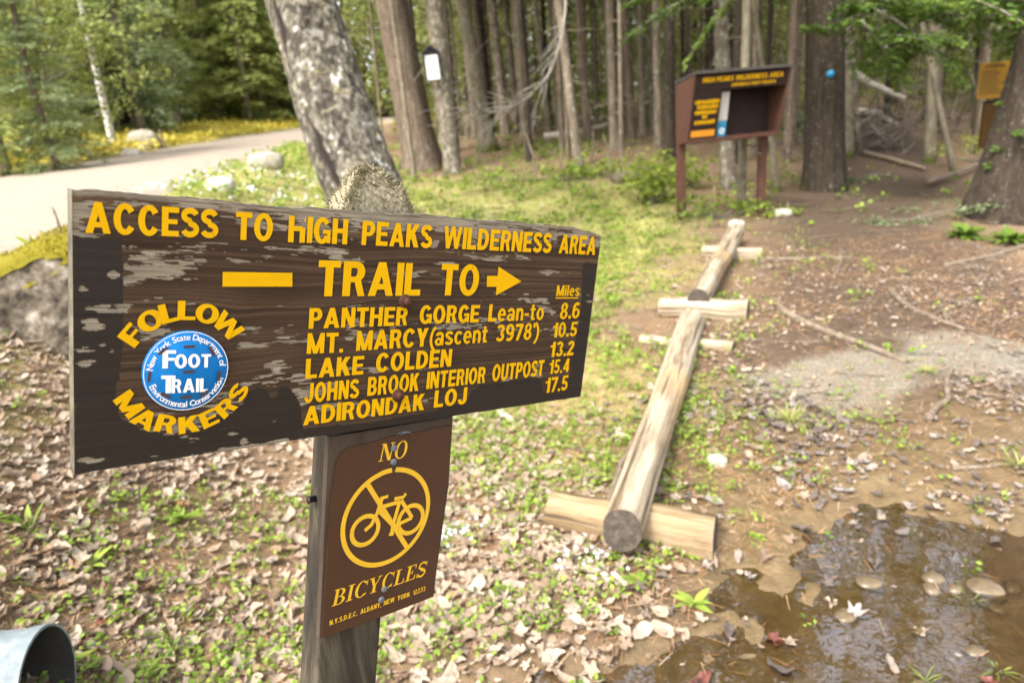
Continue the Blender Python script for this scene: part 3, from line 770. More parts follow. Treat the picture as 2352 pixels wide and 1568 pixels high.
for (x0, y0, x1, y1) in (((*z4(60, 1100), *z4(480, 1085))), ((*z5(1900, 790), *z5(2170, 770))), ((*z5(1950, 1010), *z5(2120, 1015))), ((*z5(560, 850), *z5(900, 800)))):
    a = fuv(x0, y0); b = fuv(x1, y1)
    yy = np.interp(uu, [a[0], b[0]], [a[1], b[1]])[None, :] + 0.0012 * (fbm(UU * 50, UU * 0, 83) - .5)
    inx = (UU > min(a[0], b[0])) & (UU < max(a[0], b[0]))
    dark = np.maximum(dark, np.where(inx, sstep(0.0009, 0.0003, np.abs(VV - yy)), 0))
for (x0, y0, r) in ((*z4(1360, 1180), .0055), (*z5(340, 760), .005)):
    c = fuv(x0, y0); dark = np.maximum(dark, .75 * sstep(1.15, .8, np.hypot((UU - c[0]) / r, (VV - c[1]) / r) + .4 * (n_str - .5)))
peel = peel * (1 - dark)
FOFF = -0.0005 * (1 - peel) * 1.0 + 0.0006 * (grain - .5) * (1 - fresh * .8)
Vf = b3(UU, VV, FOFF).reshape(-1, 3)
i, j = np.meshgrid(np.arange(NV - 1), np.arange(NU - 1), indexing='ij')
Ff = np.stack([i * NU + j, i * NU + j + 1, (i + 1) * NU + j + 1, (i + 1) * NU + j], -1).reshape(-1, 4)
board = mesh_obj('board', Vf, Ff, MAT['board'], trail_sign, smooth=True, attrs=dict(grain=grain.ravel(), fresh=fresh.ravel(), peel=peel.ravel(), dark=dark.ravel()))
uvl = board.data.uv_layers.new(name='UVMap')
lv = np.empty(len(board.data.loops), np.int32); board.data.loops.foreach_get('vertex_index', lv)
uvl.data.foreach_set('uv', np.stack([UU.ravel()[lv], VV.ravel()[lv]], 1).astype(np.float32).ravel())
# edges and back of the board
ring = np.concatenate([np.stack([uu, topv], 1), np.stack([np.full(40, BW), np.linspace(topv[-1], botv[-1], 40)], 1)[1:-1], np.stack([uu, botv], 1)[::-1], np.stack([np.zeros(40), np.linspace(botv[0], topv[0], 40)], 1)[1:-1]])
nr = len(ring)
rows = []
for k, d in enumerate((0.0, 0.004, 0.009, 0.013, TH)):
    wob = 0.0007 * (vnoise(np.arange(nr) * 0.13, np.full(nr, k * 1.7), 5) - .5) * (0 if k == 0 else 1) * 2
    rows.append(b3(ring[:, 0], ring[:, 1] + wob, d - (0.0004 if k == 0 else 0)))
Vr = np.vstack(rows + [b3(np.array([BW / 2]), np.array([0.12]), TH)])
Fr = []
for k in range(4):
    a = np.arange(nr); b = (a + 1) % nr
    Fr.append(np.stack([k * nr + b, k * nr + a, (k + 1) * nr + a, (k + 1) * nr + b], 1))
a = np.arange(nr)
mesh_obj('board_edge', Vr, [np.concatenate(Fr), np.stack([4 * nr + (a + 1) % nr, 4 * nr + a, np.full(nr, 5 * nr)], 1)], MAT['board_back'], board, local=False)

# --- lettering ---------------------------------------------------------------
LO = -0.0014
fl = Flat(LO)
W_ = fl.word
W_("ACCESS", z4(175, 452), z4(1210, 494), z4(0, 204)[1]); W_("TO", z4(1350, 505), z4(1640, 518), z4(0, 285)[1]); W_("#IGH", z4(1762, 525), z4(2225, 543), z4(0, 315)[1])
W_("PEAKS", z5(447, 238), z5(962, 262), z5(0, 57)[1]); W_("WILDERNESS", z5(1048, 263), z5(1843, 298), z5(0, 97)[1]); W_("AREA", z5(1900, 299), z5(2170, 312), z5(0, 158)[1])
fl.acc.build('heading_lettering', MAT['yellow'], board)
fl = Flat(LO); W_ = fl.word
W_("TRAIL", z5(121, 617), z5(878, 611), z5(0, 350)[1]); W_("TO", z5(1022, 610), z5(1303, 610), z5(0, 375)[1])
W_("PANTHER", z5(57, 855), z5(785, 830), z5(0, 703)[1]); W_("GORGE", z5(872, 820), z5(1312, 807), z5(0, 684)[1]); W_("Lean-to", z5(1380, 803), z5(1788, 789), z5(0, 676)[1])
W_("MT.", z5(43, 1040), z5(310, 1028), z5(0, 888)[1]); W_("MARCY(ascent", z5(408, 1018), z5(1372, 955), z5(0, 872)[1]); W_("3978')", z5(1437, 951), z5(1757, 930), z5(0, 826)[1])
W_("LAKE", z5(33, 1223), z5(460, 1190), z5(0, 1078)[1]); W_("COLDEN", z5(550, 1177), z5(1107, 1132), z5(0, 1037)[1])
W_("JOHNS", z5(25, 1402), z5(425, 1362), z5(0, 1258)[1]); W_("BROOK", z5(490, 1350), z5(868, 1311), z5(0, 1212)[1]); W_("INTERIOR", z5(925, 1300), z5(1358, 1252), z5(0, 1174)[1]); W_("OUTPOST", z5(1408, 1244), z5(1787, 1199), z5(0, 1122)[1])
W_("ADIRONDAK", z5(17, 1567), z5(910, 1452), z5(0, 1430)[1]); W_("LOJ", z5(980, 1437), z5(1220, 1406), z5(0, 1312)[1])
fl.acc.build('destination_lettering', MAT['yellow'], board)
fl = Flat(LO); W_ = fl.word
W_("Miles", z5(1884, 614), z5(2053, 613), z5(0, 535)[1])
fl.poly([fuv(*z5(1880, 624)), fuv(*z5(2047, 624)), fuv(*z5(2047, 633)), fuv(*z5(1880, 633))])
W_("8.6", z5(1908, 785), z5(2052, 776), z5(0, 667)[1]); W_("10.5", z5(1850, 920), z5(2032, 909), z5(0, 812)[1]); W_("13.2", z5(1833, 1065), z5(2010, 1050), z5(0, 955)[1])
W_("15.4", z5(1828, 1190), z5(1975, 1173), z5(0, 1088)[1]); W_("17.5", z5(1797, 1330), z5(1965, 1305), z5(0, 1220)[1])
fl.acc.build('mileage_lettering', MAT['yellow'], board)
fl = Flat(LO); fl.poly([fuv(*z5(*q)) for q in ((1375, 466), (1455, 466), (1450, 508), (1447, 546), (1373, 546))])
fl.poly([fuv(*z5(*q)) for q in ((1460, 398), (1628, 507), (1440, 610))])
fl.acc.build('arrow', MAT['yellow'], board)
fl = Flat(LO); fl.poly([fuv(*z4(*q)) for q in ((1252, 758), (1797, 765), (1797, 873), (1250, 873))]); fl.acc.build('yellow_bar', MAT['yellow'], board)
# FOLLOW / MARKERS on arcs
def zc(x, y): return (450 + x / 2.412, 1150 + y / 2.412)
fl = Flat(LO)
def fitc(P):
    P = np.array(P); A = np.c_[2 * P, np.ones(len(P))]; b = (P ** 2).sum(1)
    s = np.linalg.lstsq(A, b, rcond=None)[0]; return s[:2], math.sqrt(s[2] + s[0] ** 2 + s[1] ** 2)
for txt, cs, up, hh, sx in (("FOLLOW", ((185, 455), (360, 315), (540, 240), (712, 218), (910, 250), (1110, 370)), 1, .0178, 1.55), ("MARKERS", ((158, 1120), (310, 1262), (512, 1308), (735, 1312), (925, 1255), (1090, 1150), (1210, 1008)), -1, .0166, 1.55)):
    P = [fuv(*zc(*q)) for q in cs]
    c, r = fitc(P)
    for ch, q in zip(txt, P):
        rad = (q - c) / np.linalg.norm(q - c)
        upv = rad * up
        ex = np.array([-upv[1], upv[0]])
        w, PL = GL[ch]
        fl.place(PL, q - upv * hh / 2 - ex * (w * hh * sx / 2), ex * hh * sx, upv * hh)
    fl.acc.build('arched_lettering', MAT['yellow'], board); fl = Flat(LO)

# --- blue marker disc ----------------------------------------------------------
E1 = [fuv(*zc(*q)) for q in ((285, 790), (1105, 760), (735, 408), (660, 1182))]
dc, dr = fitc(E1)
def disc(c, r, off0, off1, n=64, bev=.0006):
    a = np.linspace(0, 2 * np.pi, n, endpoint=False)
    rows = [(r, off0), (r, off1 + bev), (r - bev, off1)]
    V = np.vstack([b3(c[0] + rr * np.cos(a), c[1] + rr * np.sin(a), oo) for rr, oo in rows] + [b3(np.array([c[0]]), np.array([c[1]]), off1)])
    k = np.arange(n); F4 = np.vstack([np.stack([m * n + k, m * n + (k + 1) % n, (m + 1) * n + (k + 1) % n, (m + 1) * n + k], 1) for m in (0, 1)])
    return V, [F4, np.stack([2 * n + k, 2 * n + (k + 1) % n, np.full(n, 3 * n)], 1)]
V, F = disc(dc, dr, -0.0006, -0.0026)
disc_o = mesh_obj('trail_disc', V, F, MAT['blue'], trail_sign)
fl = Flat(-0.0030)
n = 64; a = np.linspace(0, 2 * np.pi, n + 1)
for k in range(n):
    fl.poly([(dc[0] + rr * math.cos(t), dc[1] + rr * math.sin(t)) for t, rr in ((a[k], dr * .985), (a[k + 1], dr * .985), (a[k + 1], dr * .968), (a[k], dr * .968))])
fl.acc.build('pale_rim', MAT['white_ink'], disc_o)
fl = Flat(-0.0031)
def dword(txt, bl, br, ty):
    fl.word(txt, zc(*bl), zc(*br), zc(0, ty)[1])
GLs = dict(GL); GL.update({k: (w, P) for k, (w, P) in GL.items()})
dword("F", (470, 770), (600, 769), 596); dword("OOT", (588, 768), (935, 760), 637)
dword("T", (457, 1009), (593, 1007), 839); dword("RAIL", (556, 1008), (908, 994), 875)
# small ring lettering from the built-in font
GC = {}
def builtin(ch, off=0.012):
    if ch not in GC:
        c = bpy.data.curves.new('glyph', 'FONT'); c.body = ch; c.offset = off; c.resolution_u = 3; c.fill_mode = 'FRONT'
        o = bpy.data.objects.new('glyph', c); me = bpy.data.meshes.new_from_object(o)
        V = np.array([v.co[:2] for v in me.vertices]).reshape(-1, 2); Fp = [list(p.vertices) for p in me.polygons]
        GC[ch] = (V, Fp); bpy.data.objects.remove(o); bpy.data.curves.remove(c); bpy.data.meshes.remove(me)
    return GC[ch]
def arc_text(fl, txt, c, r, a0, a1, h, up):
    ws = [(builtin(ch)[0][:, 0].max() - builtin(ch)[0][:, 0].min() + .12) if ch != ' ' else .42 for ch in txt]
    tot = sum(ws); acc = 0
    for ch, w in zip(txt, ws):
        ang = math.radians(a0 + (a1 - a0) * (acc + w / 2) / tot); acc += w
        if ch == ' ': continue
        V, Fp = builtin(ch)
        rad = np.array([math.cos(ang), math.sin(ang)]); upv = rad * up; ex = np.array([-upv[1], upv[0]])
        x0 = V[:, 0].min(); wx = V[:, 0].max() - x0
        o = c + rad * r - ex * (wx * h / 2)
        if up < 0: pass
        for f in Fp:
            fl.poly([o + ex * (V[k, 0] - x0) * h + upv * V[k, 1] * h for k in f])
arc_text(fl, "New York State Department of", dc, dr * .78, -174, -4, .0080, 1)
arc_text(fl, "Environmental Conservation", dc, dr * .905, 160, 16, .0080, -1)
fl.acc.build('white_lettering', MAT['white_ink'], disc_o)
fl = Flat(-0.0040)
for (x, y, ang) in ((728, 560, 0), (945, 602, 62), (475, 600, -40), (343, 850, 96), (1013, 842, 96), (725, 802, 0), (500, 1028, 32), (700, 1045, 0), (865, 1013, -36)):
    c = fuv(*zc(x, y)); t = math.radians(ang); ex = np.array([math.cos(t), math.sin(t)]); ey = np.array([-ex[1], ex[0]])
    L, w = .0052, .0013
    pts = [c + ex * (L - w + w * math.cos(b)) + ey * w * math.sin(b) for b in np.linspace(-1.57, 1.57, 5)] + [c - ex * (L - w + w * math.cos(b)) - ey * w * math.sin(b) for b in np.linspace(-1.57, 1.57, 5)]
    fl.poly(pts)
fl.acc.build('rusty_slots', MAT['slot'], disc_o)

# --- bolts -----------------------------------------------------------------
def bolt(fx, fy):
    c = fuv(fx, fy)
    a = Acc()
    def prism(n, r, o0, o1, tw=0.0, dome=0.0):
        t = np.linspace(0, 2 * np.pi, n, endpoint=False) + tw
        rows = [(r, o0), (r, o1), (r * .86, o1 - dome)]
        V = np.vstack([b3(c[0] + rr * np.cos(t), c[1] + rr * np.sin(t), oo) for rr, oo in rows] + [b3(np.array([c[0]]), np.array([c[1]]), o1 - dome)])
        k = np.arange(n)
        a.add(V, np.vstack([np.stack([m * n + k, m * n + (k + 1) % n, (m + 1) * n + (k + 1) % n, (m + 1) * n + k], 1) for m in (0, 1)]))
        a.F3.append(np.stack([2 * n + k, 2 * n + (k + 1) % n, np.full(n, 3 * n)], 1) + a.n - len(V))
    prism(32, .0078, 0.0, -.0034, 0, .0005)
    prism(28, .0060, -.0036, -.0046, 0, .0004)
    prism(6, .0049, -.0048, -.0092, .4, .0006)
    a.build('bolt', MAT['rust'], trail_sign)
bolt(1617, 1203); bolt(1588, 1578)

# --- post ----------------------------------------------------------------------
pu0, pu1 = buv(735, 1466, TH)[0], buv(880, 1420, TH)[0]
mu = (pu0 + pu1) / 2; hw = (pu1 - pu0) / 2; dp = 0.048
secn = 44
def post_section(v, grow=1.0, k=0):
    t = np.linspace(0, 2 * np.pi, secn, endpoint=False)
    e = 0.22
    cx_ = np.sign(np.cos(t)) * np.abs(np.cos(t)) ** e; cy_ = np.sign(np.sin(t)) * np.abs(np.sin(t)) ** e
    rr = 1 + 0.02 * (vnoise(t * 2.2, v * 3 + 0 * t, 51) - .5) + 0.035 * (vnoise(np.cos(t) * 14 + 40, np.sin(t) * 14 + v * 1.2, 53) - .5)
    return mu + hw * grow * cx_ * rr, TH + 0.0008 + dp / 2 + dp / 2 * cy_ * np.where(cy_ < 0, 1, rr) * (grow if grow < 1 else 1), rr
rows = []
vt = buv(865, 398, TH + .04)[1]
vs = np.concatenate([[vt - .001, vt + .001, vt + .004, vt + .010, vt + .018, vt + .028, vt + .036], np.linspace(vt + .05, sign_base_v + .25, 70)])
for k, v in enumerate(vs):
    grow = np.interp(v - vt, [-.001, .001, .004, .010, .018, .028, .04], [.10, .30, .44, .56, .70, .88, 1.0])
    u_, o_, _ = post_section(v, grow, k)
    grow *= np.interp(v, [vt, .5], [.88, 1.0])
    lean = np.interp(v - vt, [0, .04], [-.006, 0])
    u_ = u_ + lean * (1 - grow)
    wob = .016 * (fbm(u_ * 70, o_ * 70 + 0 * u_, 61) - .5) * np.interp(v - vt, [0, .05, .10], [1, .6, 0]) if v < vt + .10 else 0
    rows.append(b3(u_, np.full(secn, v) + wob, o_))
PV = np.vstack(rows); m_ = len(vs)
i, j = np.meshgrid(np.arange(m_ - 1), np.arange(secn), indexing='ij')
PF = np.stack([i * secn + j, i * secn + (j + 1) % secn, (i + 1) * secn + (j + 1) % secn, (i + 1) * secn + j], -1).reshape(-1, 4)
post = mesh_obj('post', PV, [PF, np.array([[0, k + 1, k] for k in range(1, secn - 1)])[:, ::-1]], MAT['post'], trail_sign, smooth=True, attrs=dict(top=np.repeat(sstep(.16, .06, vs - vt), secn)))
# lichen bristles on the post top
acc = Acc()
cand = PV[: secn * 12]
for k in range(5200):
    p = cand[rng.integers(0, len(cand))] * .5 + cand[rng.integers(0, len(cand))] * 0
    q = rng.integers(0, 11); s0 = rng.integers(0, secn)
    f = rng.random()
    p = PV[q * secn + s0] * (1 - f) + PV[(q + 1) * secn + (s0 + 1) % secn] * f
    cen = PV[q * secn:(q + 1) * secn].mean(0)
    d = (p - cen); d /= np.linalg.norm(d) + 1e-6
    d = d * .7 + np.array([0, 0, 1.0]) * .7 + rng.normal(0, .45, 3); d /= np.linalg.norm(d)
    L = rng.uniform(.0012, .0036) * (3.0 if rng.random() < .05 else 1); w = rng.uniform(.0005, .0013)
    s = np.cross(d, rng.normal(0, 1, 3)); s /= np.linalg.norm(s)
    acc.add(np.array([p - s * w, p + s * w, p + d * L + s * w * .6, p + d * L - s * w * .6]), [[0, 1, 2, 3]], rng.random())
acc.build('lichen', MAT['lichen'], post)

# --- no bicycles plate --------------------------------------------------------
def z6(x, y): return (1200 + x / 1.45, 1650 + y / 1.45)
BO, PO = TH - 0.008, TH - 0.0100
bk = np.array([fuv(*z6(*q), BO) for q in ((166, 142), (886, 24), (862, 420), (772, 1060), (480, 1178), (112, 1312))])
def slab(name, P, o0, o1, mat, parent):
    n = len(P); V = np.vstack([b3(P[:, 0], P[:, 1], o0), b3(P[:, 0], P[:, 1], o1)])
    F = [list(range(n)), list(range(2 * n - 1, n - 1, -1))] + [[k, n + k, n + (k + 1) % n, (k + 1) % n] for k in range(n)]
    return mesh_obj(name, V, F, mat, parent)
slab('backing_board', bk, BO, TH + .0006, MAT['backing'], trail_sign)
plpx = [(129, 1306), (146, 1000), (160, 760), (172, 600), (185, 460), (196, 370), (207, 305), (222, 262), (245, 228), (285, 200), (350, 186), (420, 172), (520, 138), (600, 127), (680, 112), (745, 100), (790, 86), (882, 74), (866, 260), (850, 420), (826, 600), (800, 840), (775, 1065), (640, 1118), (480, 1180), (300, 1243)]
plp = np.array([fuv(*z6(*q), PO) for q in plpx])
plate = slab('no_bicycle_plate', plp, PO, PO + .0012, MAT['plate'], trail_sign)
fl = Flat(PO - .0004)
def fz(x, y): return fuv(*z6(x, y), PO)
rc, rr_ = fitc([fz(*q) for q in ((238, 690), (757, 500), (570, 316), (430, 900), (300, 480), (700, 690))])
def ringp(c, r0, r1, n=56):
    a = np.linspace(0, 2 * np.pi, n + 1)
    for k in range(n): fl.poly([(c[0] + rr * math.cos(t), c[1] + rr * math.sin(t)) for t, rr in ((a[k], r0), (a[k + 1], r0), (a[k + 1], r1), (a[k], r1))])
ringp(rc, rr_, rr_ - .0062)
def line(pts, w):
    P = [fz(*q) for q in pts]
    for q in strokep(P, w): fl.poly(q)
line([(390, 412), (626, 790)], .0062)
for q in (((283, 700), (468, 640), (400, 588), (350, 774)), ((560, 645), (718, 572), (672, 520), (615, 711))):
    c, r = fitc([fz(*k) for k in q]); ringp(c, r, r - .0058, 44)
for pts, w in (([(374, 682), (412, 648), (446, 580), (466, 520), (474, 494)], .0052), ([(463, 496), (510, 482)], .0042), ([(482, 542), (578, 514)], .0052), ([(452, 560), (545, 655)], .0058), ([(576, 512), (540, 640)], .0052),
               ([(545, 498), (598, 487), (612, 466)], .0046), ([(585, 505), (648, 606)], .005), ([(545, 655), (648, 606)], .005), ([(537, 650), (528, 704)], .005), ([(514, 703), (542, 700)], .004)):
    line(pts, w)
fl.acc.build('bicycle_symbol', MAT['yellow_print'], plate)
# serif italic lettering
def srf(x, y, w=.3, h=.055): return rect(x - w / 2, y, x + w / 2, y + h)
T1, T2 = .19, .075
SG = {
 'N': (.92, rect(.12, 0, .12 + T2, 1) + rect(.74, 0, .74 + T2, 1) + dg(.74, 0, .2, 1, .22) + srf(.155, 0, .3) + srf(.78, .945, .3) + rect(0, .945, .25, 1)),
 'O': (.86, band(.43, .5, .43, .52, 0, 360, T1, .06, 36)),
 'B': (.78, rect(.1, 0, .1 + T1, 1) + srf(.2, 0, .4) + srf(.2, .945, .4) + band(.38, .745, .33, .255, -90, 90, T1, .055) + band(.40, .265, .37, .265, -90, 90, T1, .055) + rect(.25, .945, .4, 1) + rect(.25, 0, .42, .055) + rect(.25, .48, .4, .535)),
 'I': (.42, rect(.12, 0, .12 + T1, 1) + srf(.215, 0, .43) + srf(.215, .945, .43)),
 'C': (.78, band(.42, .5, .42, .52, 42, 318, T1, .06, 30) + rect(.7, .68, .76, 1.0) + rect(.7, .04, .75, .24)),
 'Y': (.86, dg(.42, .42, .16, 1, .2) + dg(.44, .42, .72, 1, .08) + rect(.34, 0, .34 + T1, .46) + srf(.435, 0, .42) + srf(.17, .945, .36) + srf(.72, .945, .28)),
 'L': (.72, rect(.1, 0, .1 + T1, 1) + srf(.2, .945, .42) + rect(0, 0, .68, .06) + [[(.62, 0), (.72, 0), (.72, .32), (.66, .32)]]),
 'E': (.76, rect(.1, 0, .1 + T1, 1) + rect(0, .945, .7, 1) + rect(0, 0, .7, .06) + rect(.25, .47, .5, .53) + rect(.46, .36, .51, .65) + [[(.64, .72), (.70, .72), (.70, 1), (.62, 1)]] + [[(.64, 0), (.74, 0), (.76, .3), (.7, .3)]]),
 'S': (.68, strokep(arcpts(.34, .745, .25, .215, 20, 262, 14), .12) + strokep(arcpts(.34, .265, .26, .225, 82, -165, 14), .13) + dg(.46, .36, .22, .64, .22) + rect(.6, .7, .65, 1) + rect(.0, 0, .05, .3)),
}
def sword(txt, bl, br, ty, shear=.16, gap=.1):
    a = fz(*bl); b = fz(*br); t = fz(bl[0], ty); h = a[1] - t[1]
    ex = b - a; x = 0; out = []
    for ch in txt:
        w, P = SG[ch]; out += [[(px + x, py) for px, py in p] for p in P]; x += w + gap
    W = x - gap
    for p in out: fl.poly([a + ex * ((px) / W) + np.array([shear * h * py, -h * py]) for px, py in p])
fl = Flat(PO - .0004)
sword("NO", (452, 284), (610, 258), 184); fl.acc.build('plate_lettering', MAT['yellow_print'], plate); fl = Flat(PO - .0004); sword("BICYCLES", (182, 1123), (722, 941), 1033)
fl.acc.build('plate_lettering', MAT['yellow_print'], plate); fl = Flat(PO - .0004)
for t_, bl_, br_, ty_ in (("N.Y.S.D.E.C.", (170, 1232), (330, 1172), 1204), ("ALBANY,", (348, 1166), (468, 1122), 1138), ("NEW", (482, 1116), (546, 1094), 1088), ("YORK", (563, 1088), (635, 1062), 1061), ("12233", (653, 1056), (724, 1030), 1029)):
    a = fz(*bl_); b = fz(*br_); h = a[1] - fz(bl_[0], ty_)[1]
    W, P = word(t_, .11)
    for p in P: fl.poly([a + (b - a) * (x / W) + np.array([0, -h * y]) for x, y in p])
fl.acc.build('plate_lettering', MAT['yellow_print'], plate)
fl = Flat(PO - .0006)
fl.poly([fz(*q) for q in ((526, 290), (560, 282), (556, 318), (545, 352), (535, 345))]); fl.acc.build('torn_hole', MAT['black_ink'], plate); fl = Flat(PO - .0006); fl.poly([fz(*q) for q in ((470, 1035), (482, 1010), (502, 1006), (494, 1030), (478, 1052))])
fl.acc.build('torn_hole', MAT['black_ink'], plate)
for (x, y) in ((543, 205), (541, 285), (488, 1020), (470, 1082)):
    c = fz(x, y); V, F = disc(c, .0042, PO, PO - .0022, 20, .0006); mesh_obj('nail', V, F, MAT['steel'], plate)
# wire loop between board and plate
pts = [fz(*q) for q in ((560, 128), (570, 112), (600, 103), (630, 106), (642, 120))]
acc = Acc(); add_tube(acc, [b3(np.array(q[0]), np.array(q[1]), PO - .001 - .003 * math.sin(math.pi * k / 4)) for k, q in enumerate(pts)], [.0006] * 5, 6)
pts = [fz(*q) for q in ((575, 126), (590, 112), (620, 108), (645, 122))]
add_tube(acc, [b3(np.array(q[0]), np.array(q[1]), PO - .002 - .003 * math.sin(math.pi * k / 3)) for k, q in enumerate(pts)], [.0006] * 4, 6)
acc.build('wire_loop', MAT['steel'], plate)
# peg at the side of the post
q = fuv(*z6(95, 518), TH + .02); p0 = b3(np.array(pu0 + .003), np.array(q[1]), TH + .03)
acc = Acc(); add_tube(acc, [p0, p0 - D1 * .012, p0 - D1 * .013], [.004, .004, .0055], 8); acc.build('nail', MAT['black_wood'], post)
#@@PART2
# ================================================================== trees
def frond(acc, p0, d, L, droop, n, size, aspect, tint0, spread=0.38, flat=0.7, twig=None, r=rng):
    """a conifer branch: leaf-sized faces spread along a drooping axis in a flat spray"""
    d = np.array(d, float); d /= np.linalg.norm(d)
    side = np.cross(d, [0, 0, 1.0]); side /= np.linalg.norm(side) + 1e-9
    t = r.random(n) ** 0.75
    axis_p = p0 + np.outer(t * L, d) + np.outer(-(t ** 2) * droop * L, [0, 0, 1.0])
    w = spread * L * (1 - 0.75 * t) * np.clip(t * 5, .2, 1)
    s = r.uniform(-1, 1, n)
    P = axis_p + np.outer(s * w, side) + np.stack([np.zeros(n), np.zeros(n), -np.abs(s) * w * .25 + r.normal(0, .03 * L, n)], 1)
    fd = d[None, :] * 0.55 + np.outer(np.sign(s) * .8, side) + r.normal(0, .25, (n, 3)); fd[:, 2] -= .18
    fd /= np.linalg.norm(fd, axis=1)[:, None]
    nrm = np.array([0, 0, 1.0]) + r.normal(0, flat, (n, 3))
    sd = np.cross(fd, nrm); sd /= np.linalg.norm(sd, axis=1)[:, None] + 1e-9
    sz = size * r.uniform(.6, 1.35, n)
    A = P - sd * (sz * aspect * .35)[:, None]; B = P + sd * (sz * aspect * .35)[:, None]
    mid = P + fd * (sz * .55)[:, None]
    C_ = mid + sd * (sz * aspect * .5)[:, None]; D_ = mid - sd * (sz * aspect * .5)[:, None]
    E_ = P + fd * sz[:, None]
    V = np.stack([A, B, C_, E_, D_], 1).reshape(-1, 3)
    k = np.arange(n)[:, None] * 5
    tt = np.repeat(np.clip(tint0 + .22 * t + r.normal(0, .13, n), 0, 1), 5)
    base = acc.n
    acc.V.append(V); acc.T.append(tt); acc.n += len(V)
    acc.F4.append(k + np.array([0, 1, 2, 4]) + base); acc.F3.append(k + np.array([2, 3, 4]) + base)
    if twig is not None:
        tk = np.linspace(0, 1, 5)
        Q = p0 + np.outer(tk * L, d) + np.outer(-(tk ** 2) * droop * L, [0, 0, 1.0])
        add_tube(twig, Q, np.linspace(max(.008, .012 * L), .003, 5), 5, r.random())

def leaves(acc, P, size, r=rng, tint=0.5, tvar=.2, aspect=.65, up=0.5):
    n = len(P)
    fd = r.normal(0, 1, (n, 3)); fd[:, 2] = fd[:, 2] * .5 - .1; fd /= np.linalg.norm(fd, axis=1)[:, None]
    nrm = r.normal(0, 1, (n, 3)); nrm[:, 2] = np.abs(nrm[:, 2]) + up
    sd = np.cross(fd, nrm); sd /= np.linalg.norm(sd, axis=1)[:, None] + 1e-9
    sz = (size * r.uniform(.6, 1.4, n))[:, None]
    mid = P + fd * sz * .5 + nrm / np.linalg.norm(nrm, axis=1)[:, None] * sz * .06
    V = np.stack([P, mid + sd * sz * aspect * .5, P + fd * sz, mid - sd * sz * aspect * .5], 1).reshape(-1, 3)
    acc.add(V, np.arange(n * 4).reshape(-1, 4), np.repeat(np.clip(np.asarray(tint) + r.normal(0, tvar, n), 0, 1), 4))

def crown_mesh(name, mat, z0, H, Lmax, step, per, dens, size, tint, seed, droop=.35, aspect=.34, lowbare=0.0):
    r = np.random.default_rng(seed); acc = Acc(); z = z0; ph = 0
    while z < H - .2:
        f = (z - z0) / (H - z0)
        L = Lmax * (1 - f) ** .8 * (0.55 + .45 * min(1, f * 6 + lowbare))
        for k in range(per):
            if r.random() < .12: continue
            a = ph + k / per * 2 * np.pi + r.normal(0, .25)
            l = max(.2, L * r.uniform(.6, 1.15))
            d = (math.cos(a), math.sin(a), .25 * f + r.normal(0, .12))
            frond(acc, np.array([0, 0, z + r.normal(0, step * .3)]), d, l, droop * r.uniform(.5, 1.4), int(dens * l) + 5, size, aspect, tint + r.normal(0, .10), r=r)
        z += step * r.uniform(.7, 1.3); ph += 1.1
    me_o = acc.build(name, mat, local=True)
    me = me_o.data; bpy.data.objects.remove(me_o)
    return me
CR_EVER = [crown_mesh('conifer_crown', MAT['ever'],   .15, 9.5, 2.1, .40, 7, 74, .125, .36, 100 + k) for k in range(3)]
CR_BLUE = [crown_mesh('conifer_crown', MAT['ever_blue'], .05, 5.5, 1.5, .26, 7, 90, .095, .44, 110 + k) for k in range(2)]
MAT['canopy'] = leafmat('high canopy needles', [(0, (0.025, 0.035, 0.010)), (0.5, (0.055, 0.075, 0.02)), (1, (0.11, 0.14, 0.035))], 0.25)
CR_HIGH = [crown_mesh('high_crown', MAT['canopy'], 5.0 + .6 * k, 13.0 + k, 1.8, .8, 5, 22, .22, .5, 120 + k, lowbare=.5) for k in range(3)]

def trunk_mesh(name, r0, H, taper, seed, flare=.35, n=14, stubs=10, stub_z=(.8, 5.5), lean=(0, 0), curve=.0, bumpy=.06, mat=None, flute=.0, stub_len=.7):
    r = np.random.default_rng(seed)
    z = np.concatenate([[-.35, -.1, 0, .08, .18, .32, .5, .75], np.linspace(1.05, H, 18)])
    cx = lean[0] * z + curve * np.sin(z * .9 + seed); cy = lean[1] * z + curve * np.cos(z * .7 + seed) - curve * math.cos(seed)
    cx = cx - curve * math.sin(seed)
    R = r0 * (1 - (1 - taper) * np.clip(z, 0, None) / H) * (1 + flare * np.exp(-np.clip(z, 0, None) / (.18 + r0 * .6)))
    acc = Acc()
    add_tube(acc, np.stack([cx, cy, z], 1), R, n, .3, bump=bumpy, seed=seed, bscale=9.0, flute=flute)
    for k in range(stubs):
        zz = r.uniform(*stub_z); a = r.uniform(0, 6.28); L = stub_len * r.uniform(.3, 1.3)
        c = np.array([np.interp(zz, z, cx), np.interp(zz, z, cy), zz]); d = np.array([math.cos(a), math.sin(a), r.uniform(-.35, .25)])
        q = np.array([c + d * L * t + np.array([0, 0, -.15 * L * t * t]) + r.normal(0, .02, 3) * (t > 0) for t in (0, .35, .7, 1)])
        add_tube(acc, q, np.array([.013, .009, .006, .003]) * (1 + r0), 5, .6)
    return acc

